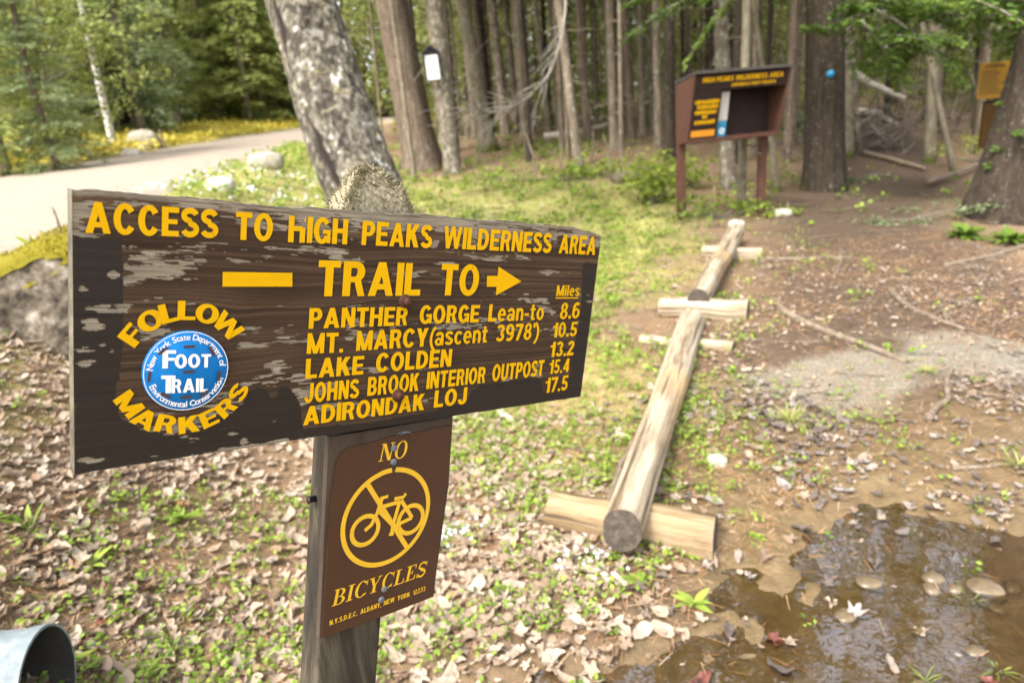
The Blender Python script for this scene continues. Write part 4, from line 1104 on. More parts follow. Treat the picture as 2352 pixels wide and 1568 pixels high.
TREES = []
def tree(name, label, px, py, w, top, mat, crown=None, H=13.0, group=None, cs=1.0, taper=.35, cat='tree', loc=None, boughs=(), **k):
    """px,py: base in the picture, w: trunk width there, top: (x,y) another point on its axis"""
    b = at(px, py) if loc is None else np.array(loc)
    dep = depth_of(b)
    r0 = w * dep / F_PX / 2
    q = pt_h(top[0], top[1], math.hypot(b[0], b[1])) - b
    lean = np.clip((q[0] / q[2], q[1] / q[2] * .3), -.6, .6) if q[2] > .05 else (0, 0)
    t = empty(name, b, label, cat, group)
    sd = int(px * 7 + py) % 9973
    acc = trunk_mesh('trunk', r0, H, taper, sd, lean=lean, **k)
    acc.build('trunk', mat, t, local=True, smooth=True)
    if crown is not None:
        c = bpy.data.objects.new('crown', crown); c.parent = t; c.scale = (cs,) * 3
        c.location = (lean[0] * 4.5 * cs, lean[1] * 4.5 * cs, 0); c.rotation_euler = (0, 0, sd % 7)
        link(c)
    t['lean'] = 0
    del t['lean']
    TREES.append((t, b, r0, lean))
    return t, b, r0, np.array([lean[0], lean[1], 1.0])
CR_LOW = [crown_mesh('low_crown', MAT['ever'], 2.1 + .5 * k, 12.5, 1.7, .75, 5, 30, .17, .30, 160 + k, droop=.5, lowbare=.4) for k in range(3)]
def high(i): return CR_HIGH[i % 3]

B = MAT
# big leaning birch behind the sign
bb = pt(938, 620, 4.6); bb[2] = float(terrain(bb[0], bb[1]))
bt = pt(684, 0, 4.95)
birch = empty('birch_tree', bb, 'thick leaning old birch with lichened grey bark behind the sign', 'tree')
z = np.concatenate([np.linspace(-.3, 2.9, 300), np.linspace(3.0, 9, 16)])
NB = 150
dirv = (bt - bb) / (bt[2] - bb[2])
Pc = bb[None, :] + z[:, None] * dirv[None, :]
Pc[:, 0] += .02 * np.sin(z * 3.1) * np.clip(z, 0, 1)
Rr = np.interp(z, [-.3, .2, .6, 1.4, 2.6, 9], [.34, .29, .268, .262, .235, .11])
V, F, F3 = tube(Pc, Rr, NB, bump=.0)
ang = np.tile(np.arange(NB) / NB * 2 * np.pi, len(z)); zz_ = np.repeat(z, NB)
cenr = np.repeat(Pc, NB, axis=0)
dv = V[:-2] - cenr; rn = np.linalg.norm(dv, axis=1)
ca_, sa_ = np.cos(ang), np.sin(ang)
ar = ang * .27
big = fbm(ca_ * 1.6 + 9, sa_ * 1.6 + zz_ * 1.3, 7, 3) - .5
flk = fbm(ar * 42 + 5 + 2.0 * fbm(ar * 3, zz_ * 3, 2, 2), zz_ * 30, 9, 6)
flk2 = fbm(ar * 34 + 50, zz_ * 32, 19, 4)
plate_ = sstep(.36, .64, flk) * .65 + sstep(.38, .66, flk2) * .35
cth = 2.72 - .12 * zz_ + .55 * (fbm(zz_ * 1.5, zz_ * 0, 14, 3) - .5) + .10 * (vnoise(zz_ * 12, ar * 10, 6) - .5)
crack = sstep(1, .35, np.abs(ang - cth) / (.05 + .16 * sstep(.42, .7, vnoise(zz_ * 2.3, zz_ * 0, 17)))) * sstep(.25, .45, vnoise(zz_ * 1.7 + 5, zz_ * 0, 23))
crack = np.maximum(crack, .6 * sstep(.33, .29, fbm(ar * 9 + 3, zz_ * 7, 29, 3)))
V[:-2] = cenr + dv * (1 + .14 * big + .022 * plate_ + .05 * (flk2 - .5) - .09 * crack)[:, None]
pz = np.concatenate([np.clip(plate_ + .6 * (flk2 - .5), 0, 1), [.5, .5]]); cz = np.concatenate([crack, [0, 0]])
mesh_obj('trunk', V, [F, F3], B['bark_birch'], birch, attrs=dict(flake=pz, crack=cz))
cb = bpy.data.objects.new('crown', crown_mesh('birch_crown', B['fresh'], 5.0, 11.5, 3.8, .45, 7, 34, .15, .45, 177, droop=.3, aspect=.7)); cb.parent = birch; cb.location = Vector(dirv * 6) - Vector((0, 0, 6)); link(cb)

T = tree
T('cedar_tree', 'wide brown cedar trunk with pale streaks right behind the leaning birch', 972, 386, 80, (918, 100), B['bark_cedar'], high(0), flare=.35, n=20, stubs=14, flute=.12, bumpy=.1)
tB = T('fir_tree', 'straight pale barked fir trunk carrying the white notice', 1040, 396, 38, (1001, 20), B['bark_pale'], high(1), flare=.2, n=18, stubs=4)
T('spruce_tree', 'leaning spruce trunk with mossy flared foot just right of the notice fir', 1122, 345, 34, (1063, 10), B['bark_moss'], high(2), flare=.7, n=16)
T('spruce_tree', 'slim grey spruce close behind the leaning moss footed spruce', 1162, 310, 22, (1131, 10), B['bark_spruce'], high(0), flare=.3)
T('spruce_tree', 'thin dark spruce stem left of the bare curved branch tip', 1214, 337, 14, (1198, 5), B['bark_dark'], high(1), flare=.3)
T('spruce_tree', 'thin leaning spruce stem with mossy foot at the pale fallen log', 1263, 318, 13, (1229, 5), B['bark_moss'], high(2), flare=.3)
T('spruce_tree', 'very thin spruce stem between two slim leaning spruces', 1283, 309, 9, (1262, 5), B['bark_spruce'], high(0), flare=.2)
tG = T('spruce_tree', 'grey leaning spruce with long bare curved dead branch', 1330, 381, 22, (1283, 5), B['bark_spruce'], high(1), flare=.3, stubs=16)
T('spruce_tree', 'brown spruce trunk standing directly behind the bare branch spruce', 1350, 323, 20, (1332, 5), B['bark_cedar'], high(2), flare=.25)
T('spruce_tree', 'small faint spruce stem far behind the brown spruce trunk', 1371, 294, 11, (1361, 5), B['bark_spruce'], high(0), flare=.2)
T('spruce_tree', 'upright spruce with mossy foot midway between bare branch and kiosk', 1409, 314, 18, (1392, 5), B['bark_moss'], high(1), flare=.25)
T('young_spruce', 'thin near sapling stem rising over the low green leaves', 1427, 371, 11, (1423, 5), B['bark_spruce'], None, H=7, flare=.2, stubs=18)
T('spruce_tree', 'slightly leaning spruce trunk behind the thin near sapling', 1449, 323, 17, (1434, 5), B['bark_cedar'], high(2), flare=.3)
T('spruce_tree', 'sturdy far spruce with mossy foot, left of the spruce beside the kiosk', 1498, 287, 22, (1495, 5), B['bark_moss'], high(0), flare=.2)
T('spruce_tree', 'dark spruce trunk above the bright bush, closest on the kiosk\'s left', 1538, 367, 26, (1536, 5), B['bark_dark'], high(1), flare=.3)
T('spruce_tree', 'stout ringed trunk seen under and above the middle of the kiosk', 1675, 435, 34, (1653, 20), B['bark_pale'], high(2), flare=.15, n=16)
T('spruce_tree', 'slender trunk seen under the kiosk near its right post', 1702, 480, 20, (1715, 20), B['bark_moss'], high(0), flare=.2)
T('young_maple', 'thin curved stem with dark foot just right of the kiosk post', 1783, 440, 15, (1766, 300), B['bark_moss'], None, H=5, flare=.4, curve=.05, stubs=6)
tQ = T('hemlock_tree', 'massive dark furrowed trunk bearing the small blue disc', 1893, 432, 84, (1893, 5), B['bark_dark'], high(1), flare=.22, n=28, flute=.08, stubs=3, bumpy=.04, taper=.6)
T('spruce_tree', 'mossy trunk half hidden behind the right of the massive dark trunk', 1948, 358, 24, (1942, 5), B['bark_moss'], high(2), flare=.2)
T('young_maple', 'thin leaning stem just right of the massive dark trunk', 1974, 338, 13, (1950, 120), B['bark_spruce'], None, H=6, flare=.4, stubs=5)
T('spruce_tree', 'dark mossy stem crossed by a slanting sapling near the brush pile', 2134, 372, 24, (2144, 5), B['bark_moss'], high(0), flare=.15, stubs=5)
T('leaning_sapling', 'slanting bare sapling crossing the dark mossy stem', 2192, 400, 14, (2100, 90), B['bark_moss'], None, H=6, flare=.2, stubs=4, taper=.5)
T('spruce_tree', 'grey trunk in shade left of the yellow sign', 2252, 275, 27, (2255, 5), B['bark_dark'], high(1), flare=.2)
T('young_maple', 'short thin stem crossing the pale fallen trunk', 2017, 294, 8, (2014, 150), B['bark_spruce'], None, H=3.2, flare=.2, stubs=4)
T('young_maple', 'thin bent sapling behind the brush pile', 2076, 255, 8, (2040, 90), B['bark_spruce'], None, H=4, flare=.2, curve=.04, stubs=4)
# right edge cedar
cbp = at(2306, 500)
cdp = depth_of(cbp)
ce = empty('cedar_tree', cbp, 'wide cedar trunk with flared ribbed foot at the right picture edge', 'tree')
q0 = pt(2340, 480, cdp); q1 = pt(2428, 171, cdp)
lean = np.array([.17, .02])
trunk_mesh('trunk', .37, 12, .6, 3, flare=.32, n=60, stubs=0, lean=lean, bumpy=.09, flute=.10).build('trunk', B['bark_dark'], ce, local=True, smooth=True)
c = bpy.data.objects.new('crown', high(0)); c.parent = ce; c.location = (lean[0] * 4, 0, .8); link(c)
acc = Acc(); tw = Acc(); rc_ = np.random.default_rng(5)
for (px, py, dx, L) in ((2375, 250, -.7, .45), (2360, 300, -.8, .42), (2365, 350, -.7, .4), (2385, 200, -.5, .35), (2380, 30, -1, 1.0), (2390, 0, -1, 1.2), (2390, 70, -.6, .5)):
    for k in range(4):
        s = pt(px + rc_.normal(0, 15), py + rc_.normal(0, 12), cdp - .25 + rc_.normal(0, .12))
        frond(acc, s, RT * dx + FW * rc_.normal(-.2, .3) + UP * rc_.normal(.05, .15), L * rc_.uniform(.6, 1.1), .35, 130, .055, .45, .42 + rc_.normal(0, .08), twig=tw, r=rc_)
acc.build('bough', B['hemlock'], ce); tw.build('twigs', B['twig'], ce)

# hemlock boughs hanging into the picture from the massive trunk
acc = Acc(); tw = Acc(); rh = np.random.default_rng(15); dq = depth_of(tQ[1])
for (px, py, dx, L, dd) in ((1900, 20, -.8, .9, -1.2), (1960, 40, .5, 1.3, -1.6), (2020, 30, .8, 1.3, -2.0), (1700, -20, -.6, 1.2, -1.5), (1640, -10, -.5, .9, -1), (1850, -30, -.9, 1.2, -1.4), (2100, -20, .9, 1.5, -2.2), (2150, 40, .6, 1.0, -1.8), (2000, 90, .4, .9, -1.9), (1940, 60, -.3, .6, -1.5), (2060, 110, .4, .8, -2.0), (2230, -10, .6, 1.1, -2.5), (1580, 0, -.4, .8, .5), (1480, -20, -.4, .9, 1.5), (2180, 0, -.5, .9, -2), (2080, 60, -.6, .8, -2)):
    for k in range(4):
        s = pt(px + rh.normal(0, 30), py + rh.normal(0, 18) - 25, dq + dd + rh.normal(0, .3))
        frond(acc, s, RT * dx * rh.uniform(.3, 1.2) + FW * rh.normal(-.3, .5) + UP * rh.normal(.0, .12), L * rh.uniform(.6, 1.1), .32, 190, .075, .42, .34 + rh.normal(0, .12), twig=tw, r=rh)
acc.build('bough', B['hemlock'], tQ[0]); tw.build('twigs', B['twig'], tQ[0])

# bare curved dead branch of the grey leaning spruce
acc = Acc(); rb = np.random.default_rng(8); dg_ = depth_of(tG[1]) - 1.2
main = [(1302, 0), (1290, 90), (1262, 175), (1200, 235), (1130, 262), (1075, 240)]
def spline(P, n=24):
    P = np.array(P, float); t = np.linspace(0, len(P) - 1, n); return np.stack([np.interp(t, np.arange(len(P)), P[:, c]) for c in range(P.shape[1])], 1)
def sm(P, k=3):
    P = P.copy()
    for _ in range(k): P[1:-1] = (P[:-2] + 2 * P[1:-1] + P[2:]) / 4
    return P
mp = np.array([pt(x, y, dg_ - .25 * i) for i, (x, y) in enumerate(main)])
mp = np.vstack([tG[1] + tG[3] * 3.6, mp])
mp = sm(spline(mp, 40))
add_tube(acc, mp, np.linspace(.028, .006, 40), 6, .7)
for k in range(46):
    i0 = rb.integers(10, 39); a = mp[i0]; dr_ = (mp[min(i0 + 1, 39)] - mp[i0 - 1]); dr_ /= np.linalg.norm(dr_)
    side = RT * rb.uniform(-1.1, .1) + UP * rb.normal(.0, .45) + FW * rb.normal(0, .4) + dr_ * .8
    side /= np.linalg.norm(side); L = rb.uniform(.3, 1.1)
    q = sm(np.array([a + side * L * t + np.array([0, 0, -.10 * L * t * t]) + rb.normal(0, .025, 3) * (t > 0) for t in np.linspace(0, 1, 8)]), 1)
    add_tube(acc, q, np.linspace(.009, .003, 8), 5, rb.random())
acc.build('dead_branch', B['twig'], tG[0])

# slim stems further back, too alike to tell apart
rt = np.random.default_rng(29)
STEM = []
for k in range(6):
    o = trunk_mesh('trunk', .11, 12, .4, 300 + k, flare=.25, n=9, stubs=12, stub_len=.8, lean=(rt.normal(0, .02), rt.normal(0, .02)), curve=.04).build('trunk', [B['bark_spruce'], B['bark_dark'], B['bark_moss'], B['bark_cedar']][k % 4], None, local=True, smooth=True)
    STEM.append(o.data); bpy.data.objects.remove(o)
n_far = 0
for k in range(1100):
    if n_far >= 285: break
    az = math.radians(rt.uniform(-9, 43)); d = rt.uniform(17, 46) if rt.random() < .7 else rt.uniform(13.5, 20)
    x, y = d * math.sin(az), d * math.cos(az)
    if x < road_near(y) + 3 or min(seg_d(x, y, *s) for s in TRAIL) < .9: continue
    if min(np.hypot(x - b[0], y - b[1]) for _, b, _, _ in TREES) < .7: continue
    t = empty('slim_spruce', (x, y, float(terrain(x, y))), 'slim straight conifer stem deep in the shady wood', 'tree', 'slim stems deep in the wood')
    o = bpy.data.objects.new('trunk', STEM[k % 6]); o.parent = t; s = rt.uniform(.32, .95); o.scale = (s, s, 1); o.rotation_euler = (0, 0, rt.uniform(0, 6)); link(o)
    if k % 3 == 2: n_far += 1; TREES.append((t, np.array([x, y, 0]), .1, (0, 0))); continue
    o = bpy.data.objects.new('crown', CR_LOW[(k // 3) % 3] if k % 3 == 1 and d > 19 else high(k)); o.parent = t; s = rt.uniform(.75, 1.1); o.scale = (s, s, s * rt.uniform(.85, 1.0)); o.rotation_euler = (0, 0, rt.uniform(0, 6)); link(o)
    TREES.append((t, np.array([x, y, 0]), .1, (0, 0))); n_far += 1
def conifer(px, py, crown, s, label, name='evergreen_tree', sx=1.0, group=None, trunk=True, loc=None):
    b = at(px, py) if loc is None else np.array([loc[0], loc[1], float(terrain(loc[0], loc[1]))])
    t = empty(name, b, label, 'tree', group)
    if trunk:
        o = bpy.data.objects.new('trunk', STEM[int(px) % 6]); o.parent = t; o.scale = (.9 * s, .9 * s, s * .75); link(o)
    o = bpy.data.objects.new('crown', crown); o.parent = t; o.scale = (s * sx, s * sx, s); o.rotation_euler = (0, 0, px * .37); link(o)
    TREES.append((t, b, .1, (0, 0)))
    return t
# evergreens beyond the road
E_ = CR_EVER; BL_ = CR_BLUE
conifer(20, 405, E_[0], .95, 'tall dark evergreen at the left picture edge')
conifer(135, 395, BL_[0], .75, 'low bluish evergreen bush beside the white birch', 'evergreen_bush', 1.25)
conifer(75, 365, E_[1], 1.15, 'yellow green evergreen behind the low bluish bush', sx=1.05)
conifer(140, 356, BL_[1], .75, 'bluish young spruce at the foot of the white birch', 'young_spruce')
conifer(165, 318, E_[2], 1.15, 'tall evergreen whose boughs surround the white birch stem')
conifer(330, 292, E_[0], 1.2, 'full evergreen behind the mossy roadside boulder', sx=1.1)
conifer(285, 300, BL_[0], 1.5, 'dark spruce between white birch and grey snag')
conifer(420, 285, E_[1], 1.25, 'broad evergreen right of the grey snag', sx=1.1)
conifer(480, 275, BL_[1], 1.4, 'dense dark spruce left of the grey roadside trunk')
conifer(395, 268, E_[2], 1.6, 'tallest evergreen rising behind the broad roadside one', sx=1.0)
rf = np.random.default_rng(77); m_ = 0
for k in range(200):
    az = math.radians(rf.uniform(-46, -14)); d = rf.uniform(30, 62)
    x, y = d * math.sin(az), d * math.cos(az)
    if x > road_near(y) - ROAD_W - 3 or (math.degrees(az) > -25 and d < 40): continue
    conifer(int(rf.integers(0, 1000)), 0, (E_ + BL_)[k % 5], rf.uniform(1.3, 2.0) * (1 if k % 5 < 3 else 1.5), 'evergreen in the dense bank of conifers far beyond the road', group='conifers banked far beyond the road', loc=(x, y)); m_ += 1
    if m_ >= 44: break
# white birch, snag, grey trunks by the road's far bend
T('birch_tree', 'slender white birch leaning left beyond the road', 262, 338, 17, (205, 90), B['bark_white'], crown_mesh('birch_crown', B['fresh'], 3.2, 8, 1.3, .4, 5, 55, .12, .5, 178, aspect=.7), H=9, flare=.2, stubs=3, cs=1.0)
T('birch_tree', 'distant white birch stem showing only near the top', 330, 280, 8, (312, 10), B['bark_white'], None, H=12, flare=.2, stubs=3)
T('dead_snag', 'broken grey snag standing among the roadside evergreens', 365, 270, 13, (338, 60), B['bark_pale'], None, H=6.2, flare=.2, stubs=16, taper=.6)
T('roadside_tree', 'grey trunk under pale young leaves at the road bend', 537, 270, 15, (508, 120), B['bark_pale'], None, H=9, flare=.25, stubs=5)
T('roadside_tree', 'dark trunk beside the grey one at the road bend', 522, 266, 9, (505, 160), B['bark_dark'], None, H=9, flare=.25, stubs=5)
for (px, py, w, tp, lab) in ((562, 262, 9, (552, 150), 'narrow brown trunk next to the thick flared one by the road'), (580, 267, 18, (574, 190), 'thick flared pale trunk on the road\'s far verge'), (598, 262, 10, (588, 150), 'narrow trunk right of the thick flared one by the road'),
                             (622, 254, 11, (612, 150), 'dark trunk nearest the bend behind the yellow verge'), (645, 252, 12, (634, 150), 'second dark trunk along the yellow verge'), (668, 250, 14, (660, 150), 'stout dark trunk left of the leaning birch'), (690, 250, 9, (684, 150), 'thin trunk tight against the leaning birch outline')):
    T('roadside_tree', lab, px, py, w, tp, B['bark_cedar'], None, H=10, flare=.35, stubs=5)
# pale young deciduous trees over the road
def leafy(name, label, px, py, w, tp, centres, n, size, tint, mat, spread, seed):
    t, b, r0, ld = T(name, label, px, py, w, tp, B['bark_spruce'], None, H=7, flare=.2, stubs=6)
    r = np.random.default_rng(seed); acc = Acc(); tw = Acc(); dep = depth_of(b)
    for (x, y, dd) in centres:
        c = pt(x, y, dep + dd)
        z0 = max(.4, (c[2] - b[2]) * .75); s = b + ld * z0
        q = sm(spline(np.array([s, s * .4 + c * .6 + r.normal(0, .1, 3), c]), 8), 1)
        add_tube(tw, q, np.linspace(.02, .004, 8), 5, .4)
        for m in range(4):
            cc = c + r.normal(0, spread * .6, 3)
            leaves(acc, cc + r.normal(0, spread * .45, (n // 4, 3)) * np.array([1, 1, .6]), size, r, tint, .2)
    acc.build('crown', mat, t); tw.build('branches', B['twig'], t)
    return t
leafy('young_maple', 'pale green young tree leaning over the road bend', 555, 276, 7, (548, 100), [(430, 60, -1), (480, 30, 0), (520, 70, -1), (560, 40, 0), (600, 80, -1), (560, 95, -1), (610, 110, -.5), (500, 90, 0), (585, 20, 0), (640, 60, .5), (660, 100, .5)], 1000, .30, .62, MAT['fresh'], 1.9, 401)
leafy('young_maple', 'fresh green sapling right of the leaning birch trunk', 880, 330, 6, (860, 120), [(800, 60, 0), (850, 40, .5), (900, 70, .3), (940, 110, .6), (880, 160, .5), (930, 190, .3), (860, 110, 1), (960, 40, 1), (830, 20, 1), (900, 220, .4)], 300, .13, .25, MAT['ever'], .7, 402)
leafy('young_maple', 'leafy young tree among the evergreens at top left', 120, 380, 7, (110, 200), [(40, 60, -1), (90, 30, -1), (150, 60, 0), (220, 40, 0), (240, 120, 0), (60, 150, -1), (180, 130, 0), (130, 200, -.5), (250, 200, 0), (30, 250, -1)], 300, .13, .45, MAT['ever'], .7, 403)

# far wood closing the view, and bright undergrowth between the stems
acc = Acc(); ru = np.random.default_rng(91)
n = 46000
az = np.radians(ru.uniform(-52, 50, n)); d = ru.uniform(48, 85, n)
x, y = d * np.sin(az), d * np.cos(az); clump = fbm(az * 22, d * .12, 5, 3)
zz = terrain(x, y) + ru.random(n) ** 1.1 * 21 * (.6 + .8 * (clump - .2))
leaves(acc, np.stack([x, y, zz], 1), 1.0, ru, np.clip(.15 + 1.0 * (clump - .3) + ru.normal(0, .1, n), 0, 1), .16, .6)
tag(acc.build('forest', MAT['wood_far']), 'far wood reading as one mass of dull green foliage', 'forest', kind='stuff')
acc = Acc(); n = 42000
az = np.radians(ru.uniform(-8, 42, n)); d = ru.uniform(18, 46, n)
x, y = d * np.sin(az), d * np.cos(az); cl = fbm(x * .35, y * .35, 61, 3)
hgt = np.clip((cl - .38) * 14, .15, 4.2)
zz = terrain(x, y) + ru.random(n) * hgt + .1 
ok = (cl > .40) & (x > road_near(y) + 2)
leaves(acc, np.stack([x, y, zz], 1)[ok], .12, ru, .45, .28, .6)
tag(acc.build('undergrowth', MAT['lime']), 'yellow green leaves of young growth between the stems', 'undergrowth', kind='stuff')
acc = Acc(); n = 5200
az = np.radians(ru.uniform(-6, 42, n)); d = ru.uniform(14, 40, n)
for k in range(5000):
    x, y = d[k] * math.sin(az[k]), d[k] * math.cos(az[k])
    if x < road_near(y) + 2: continue
    p = np.array([x, y, float(macro(x, y)) + ru.random() * 3.5]); L = ru.uniform(.5, 1.6)
    dd_ = ru.normal(0, 1, 3); dd_[2] *= .45; dd_ /= np.linalg.norm(dd_); s = np.cross(dd_, [0, 0, 1]); w = .008
    acc.add(np.array([p - s * w, p + s * w, p + dd_ * L + s * w * .4, p + dd_ * L - s * w * .4]), [[0, 1, 2, 3]], ru.random())
tag(acc.build('undergrowth', MAT['twig']), 'tangle of bare grey brown dead twigs between the stems', 'undergrowth', kind='stuff')
#@@PART3
# ================================================================== kiosk
kb = at(1568, 505)
KX = np.array([math.cos(math.radians(9)), math.sin(math.radians(9)), 0]); KY = np.array([KX[1], -KX[0], 0]); KZ = np.array([0, 0, 1.0])
kiosk = empty('register_kiosk', kb, 'brown wooden trail register kiosk on two posts beside the trail', 'kiosk')
KW = 1.10
def kp(x, y, z): return kb + KX * x + KY * y + KZ * z
KA = [KX, KY, KZ]
for x in (0.0, KW):
    zb_ = float(terrain(*kp(x, 0, 0)[:2])) - kb[2] - .3
    top = 1.66
    box_obj('post', kp(x, -.045, (zb_ + top) / 2), KA, (.092, .092, top - zb_), MAT['kiosk'], kiosk, .006)
def prismo(name, prof, x0, x1, mat, parent):
    """profile in (depth,z) swept along the width"""
    n = len(prof); V = [kp(x, d, z) for x in (x0, x1) for d, z in prof]
    F = [list(range(n))[::-1], list(range(n, 2 * n))] + [[k, (k + 1) % n, n + (k + 1) % n, n + k] for k in range(n)]
    return mesh_obj(name, V, F, mat, parent)
side = [(.003, .93), (.24, .96), (.46, 1.70), (.003, 1.64)]
prismo('side_panel', side, -.05, -.028, MAT['kiosk'], kiosk)
prismo('side_panel', side, KW + .028, KW + .05, MAT['kiosk'], kiosk)
prismo('back_panel', [(.003, .95), (.018, .95), (.018, 1.63), (.003, 1.63)], -.026, KW + .026, MAT['kiosk_dark_shaded'], kiosk)
prismo('roof', [(-.10, 1.635), (-.10, 1.665), (.49, 1.745), (.49, 1.712)], -.055, KW + .055, MAT['roofing'], kiosk)
prismo('floor_shelf', [(.02, .93), (.245, .955), (.245, .975), (.02, .95)], -.026, KW + .026, MAT['kiosk'], kiosk)
def fr_(t): return (.24 + (.46 - .24) * t, .96 + (1.70 - .96) * t)     # point up the slanted front
def lip(name, t0, t1, x0, x1, mat, th=.018):
    a, b = fr_(t0), fr_(t1); nx_, nz_ = .74, -.22; L = math.hypot(nx_, nz_); nx_, nz_ = nx_ / L * th, nz_ / L * th
    return prismo(name, [(a[0] - nx_, a[1] - nz_), a, b, (b[0] - nx_, b[1] - nz_)], x0, x1, mat, kiosk)
lip('sill_board', -.01, .045, -.026, KW + .026, MAT['kiosk'])
hd = lip('header_board', .76, .985, -.026, KW + .026, MAT['kiosk_dark_shaded'])
lp = lip('lettered_panel', .05, .755, -.026, .32, MAT['kiosk_dark_shaded'])
class KFlat:
    def __init__(self): self.acc = Acc(); self.k = 0
    def poly(self, pts):
        o = .0015 + .0001 * (self.k % 12); self.k += 1; V = []
        for x, t in pts:
            a = fr_(t); V.append(kp(x, a[0] + .958 * o, a[1] - .285 * o))
        self.acc.add(np.array(V), [[0, 1, 2, 3]] if len(pts) == 4 else [[0, 1, 2]])
    def word(self, txt, x0, x1, t0, t1):
        W, P = word(txt, .1)
        for p in P: self.poly([(x0 + (x1 - x0) * x / W, t0 + (t1 - t0) * y) for x, y in p])
    def bar(self, x0, x1, t0, t1): self.poly([(x0, t0), (x1, t0), (x1, t1), (x0, t1)])
kf = KFlat(); kf.word("HIGH PEAKS WILDERNESS AREA", .06, 1.06, .885, .955); kf.acc.build('header_lettering', MAT['yellow'], hd); kf = KFlat(); kf.word("ADIRONDACK FOREST PRESERVE", .42, .98, .80, .845)
kf.acc.build('header_lettering', MAT['yellow'], hd)
kf = KFlat(); rk = np.random.default_rng(3)
for t0, x0, x1 in ((.575, .0, .30), (.50, .03, .29), (.42, .01, .28), (.35, .11, .17), (.27, .02, .28)):
    x = x0
    while x < x1:
        w = rk.uniform(.016, .034); kf.bar(x, min(x + w, x1), t0, t0 + .05 + .012 * rk.random()); x += w + .008
kf.acc.build('panel_lettering', MAT['yellow'], lp)
kf = KFlat(); kf.bar(-.01, .29, .075, .175); kf.acc.build('orange_label', MAT['orange'], lp)
# notice strip leaning inside the box
nt_ = empty('notice_strip', kp(.39, .21, .98), 'white and blue notice strip standing inside the kiosk', 'notice')
def nstrip(name, z0, z1, x0, x1, mat):
    y0 = .22; V = []
    for d in (0, .006):
        for x, z in ((x0, z0), (x1, z0), (x1, z1), (x0, z1)): V.append(kp(x, y0 - d + .2 * (z - .98), z))
    return mesh_obj(name, V, [[0, 1, 2, 3], [7, 6, 5, 4], [0, 4, 5, 1], [1, 5, 6, 2], [2, 6, 7, 3], [3, 7, 4, 0]], mat, nt_)
nstrip('white_sheet', 1.178, 1.50, .345, .455, MAT['shaded_paper']); nb = nstrip('blue_sheet', .985, 1.176, .34, .45, MAT['teal'])
acc = Acc(); a = np.linspace(0, 2 * np.pi, 21)
for k in range(20):
    acc.add(np.array([kp(.40 + r * math.cos(t), .222 + .2 * (1.06 - .98 + r * math.sin(t)), 1.06 + r * math.sin(t)) for t, r in ((a[k], .034), (a[k + 1], .034), (a[k + 1], .019), (a[k], .019))]), [[0, 1, 2, 3]])
acc.build('ring_emblem', MAT['paper'], nb)

# white notice on the fir
tb_, bB, rB, lB = tB
dn = depth_of(bB)
pn = pt_h(993, 152, math.hypot(bB[0], bB[1]) - rB - .12)
AX = [RT * math.cos(.12) + FW * .12, -FW, UP]
AX = [np.array([.985, .17, .02]), np.array([.17, -.985, 0]), np.array([-.03, 0, 1.0])]
w_ = 30 * (dn - .3) / F_PX
hol = empty('notice_holder', pn, 'white paper notice in a black gabled holder on the pale fir trunk', 'notice board')
def quadbox(name, pts2, d0, d1, mat, parent):
    n = len(pts2); V = [pn + AX[0] * x + AX[2] * z + AX[1] * d for d in (d0, d1) for x, z in pts2]
    return mesh_obj(name, V, [list(range(n))[::-1], list(range(n, 2 * n))] + [[k, (k + 1) % n, n + (k + 1) % n, n + k] for k in range(n)], mat, parent)
hw_ = w_ / 2
quadbox('backboard', [(-hw_ * 1.12, -hw_ * 1.95), (hw_ * 1.12, -hw_ * 1.95), (hw_ * 1.12, hw_ * 1.75), (0, hw_ * 2.65), (-hw_ * 1.12, hw_ * 1.75)], -.10, -.01, MAT['black_wood'], hol)
sh = quadbox('paper_sheet', [(-hw_ * .92, -hw_ * 1.85), (hw_ * .92, -hw_ * 1.85), (hw_ * .92, hw_ * 1.5), (-hw_ * .92, hw_ * 1.5)], -.006, -.002, MAT['paper'], hol)
quadbox('gable_roof', [(-hw_ * 1.3, hw_ * 1.6), (0, hw_ * 2.62), (hw_ * 1.3, hw_ * 1.6), (hw_ * 1.3, hw_ * 1.85), (0, hw_ * 2.9), (-hw_ * 1.3, hw_ * 1.85)], -.10, .05, MAT['black_wood'], hol)
acc = Acc()
for k in range(8):
    zz_ = hw_ * (1.15 - k * .33); x1 = hw_ * (.6 - .25 * (k % 3 == 1)); x0 = -hw_ * (.7 - .3 * (k == 0))
    acc.add(np.array([pn + AX[0] * x + AX[2] * z - AX[1] * .0005 for x, z in ((x0, zz_), (x1, zz_), (x1, zz_ + .006), (x0, zz_ + .006))]), [[0, 1, 2, 3]])
acc.build('printed_lines', MAT['grey_ink'], sh)

# blue disc nailed to the massive dark trunk
tq, bq, rq, lq = tQ
pd = pt_h(1908, 170, math.hypot(bq[0], bq[1]) - rq * 1.04)
dsk = Acc(); a = np.linspace(0, 2 * np.pi, 28, endpoint=False); rD = .052
dn_ = (CAM - pd); dn_[2] = 0; dn_ /= np.linalg.norm(dn_); dxx = np.cross([0, 0, 1.0], dn_)
V = np.vstack([pd + rD * (np.cos(a)[:, None] * dxx + np.sin(a)[:, None] * np.array([0, 0, 1.0])) + dn_ * o for o in (0, .004)] + [pd + dn_ * .004])
k = np.arange(28)
o = mesh_obj('trail_marker', V, [np.stack([k, (k + 1) % 28, 28 + (k + 1) % 28, 28 + k], 1), np.stack([28 + k, 28 + (k + 1) % 28, np.full(28, 56)], 1)], MAT['disc_blue'], origin=pd)
tag(o, 'small light blue disc nailed to the massive dark trunk', 'trail marker')

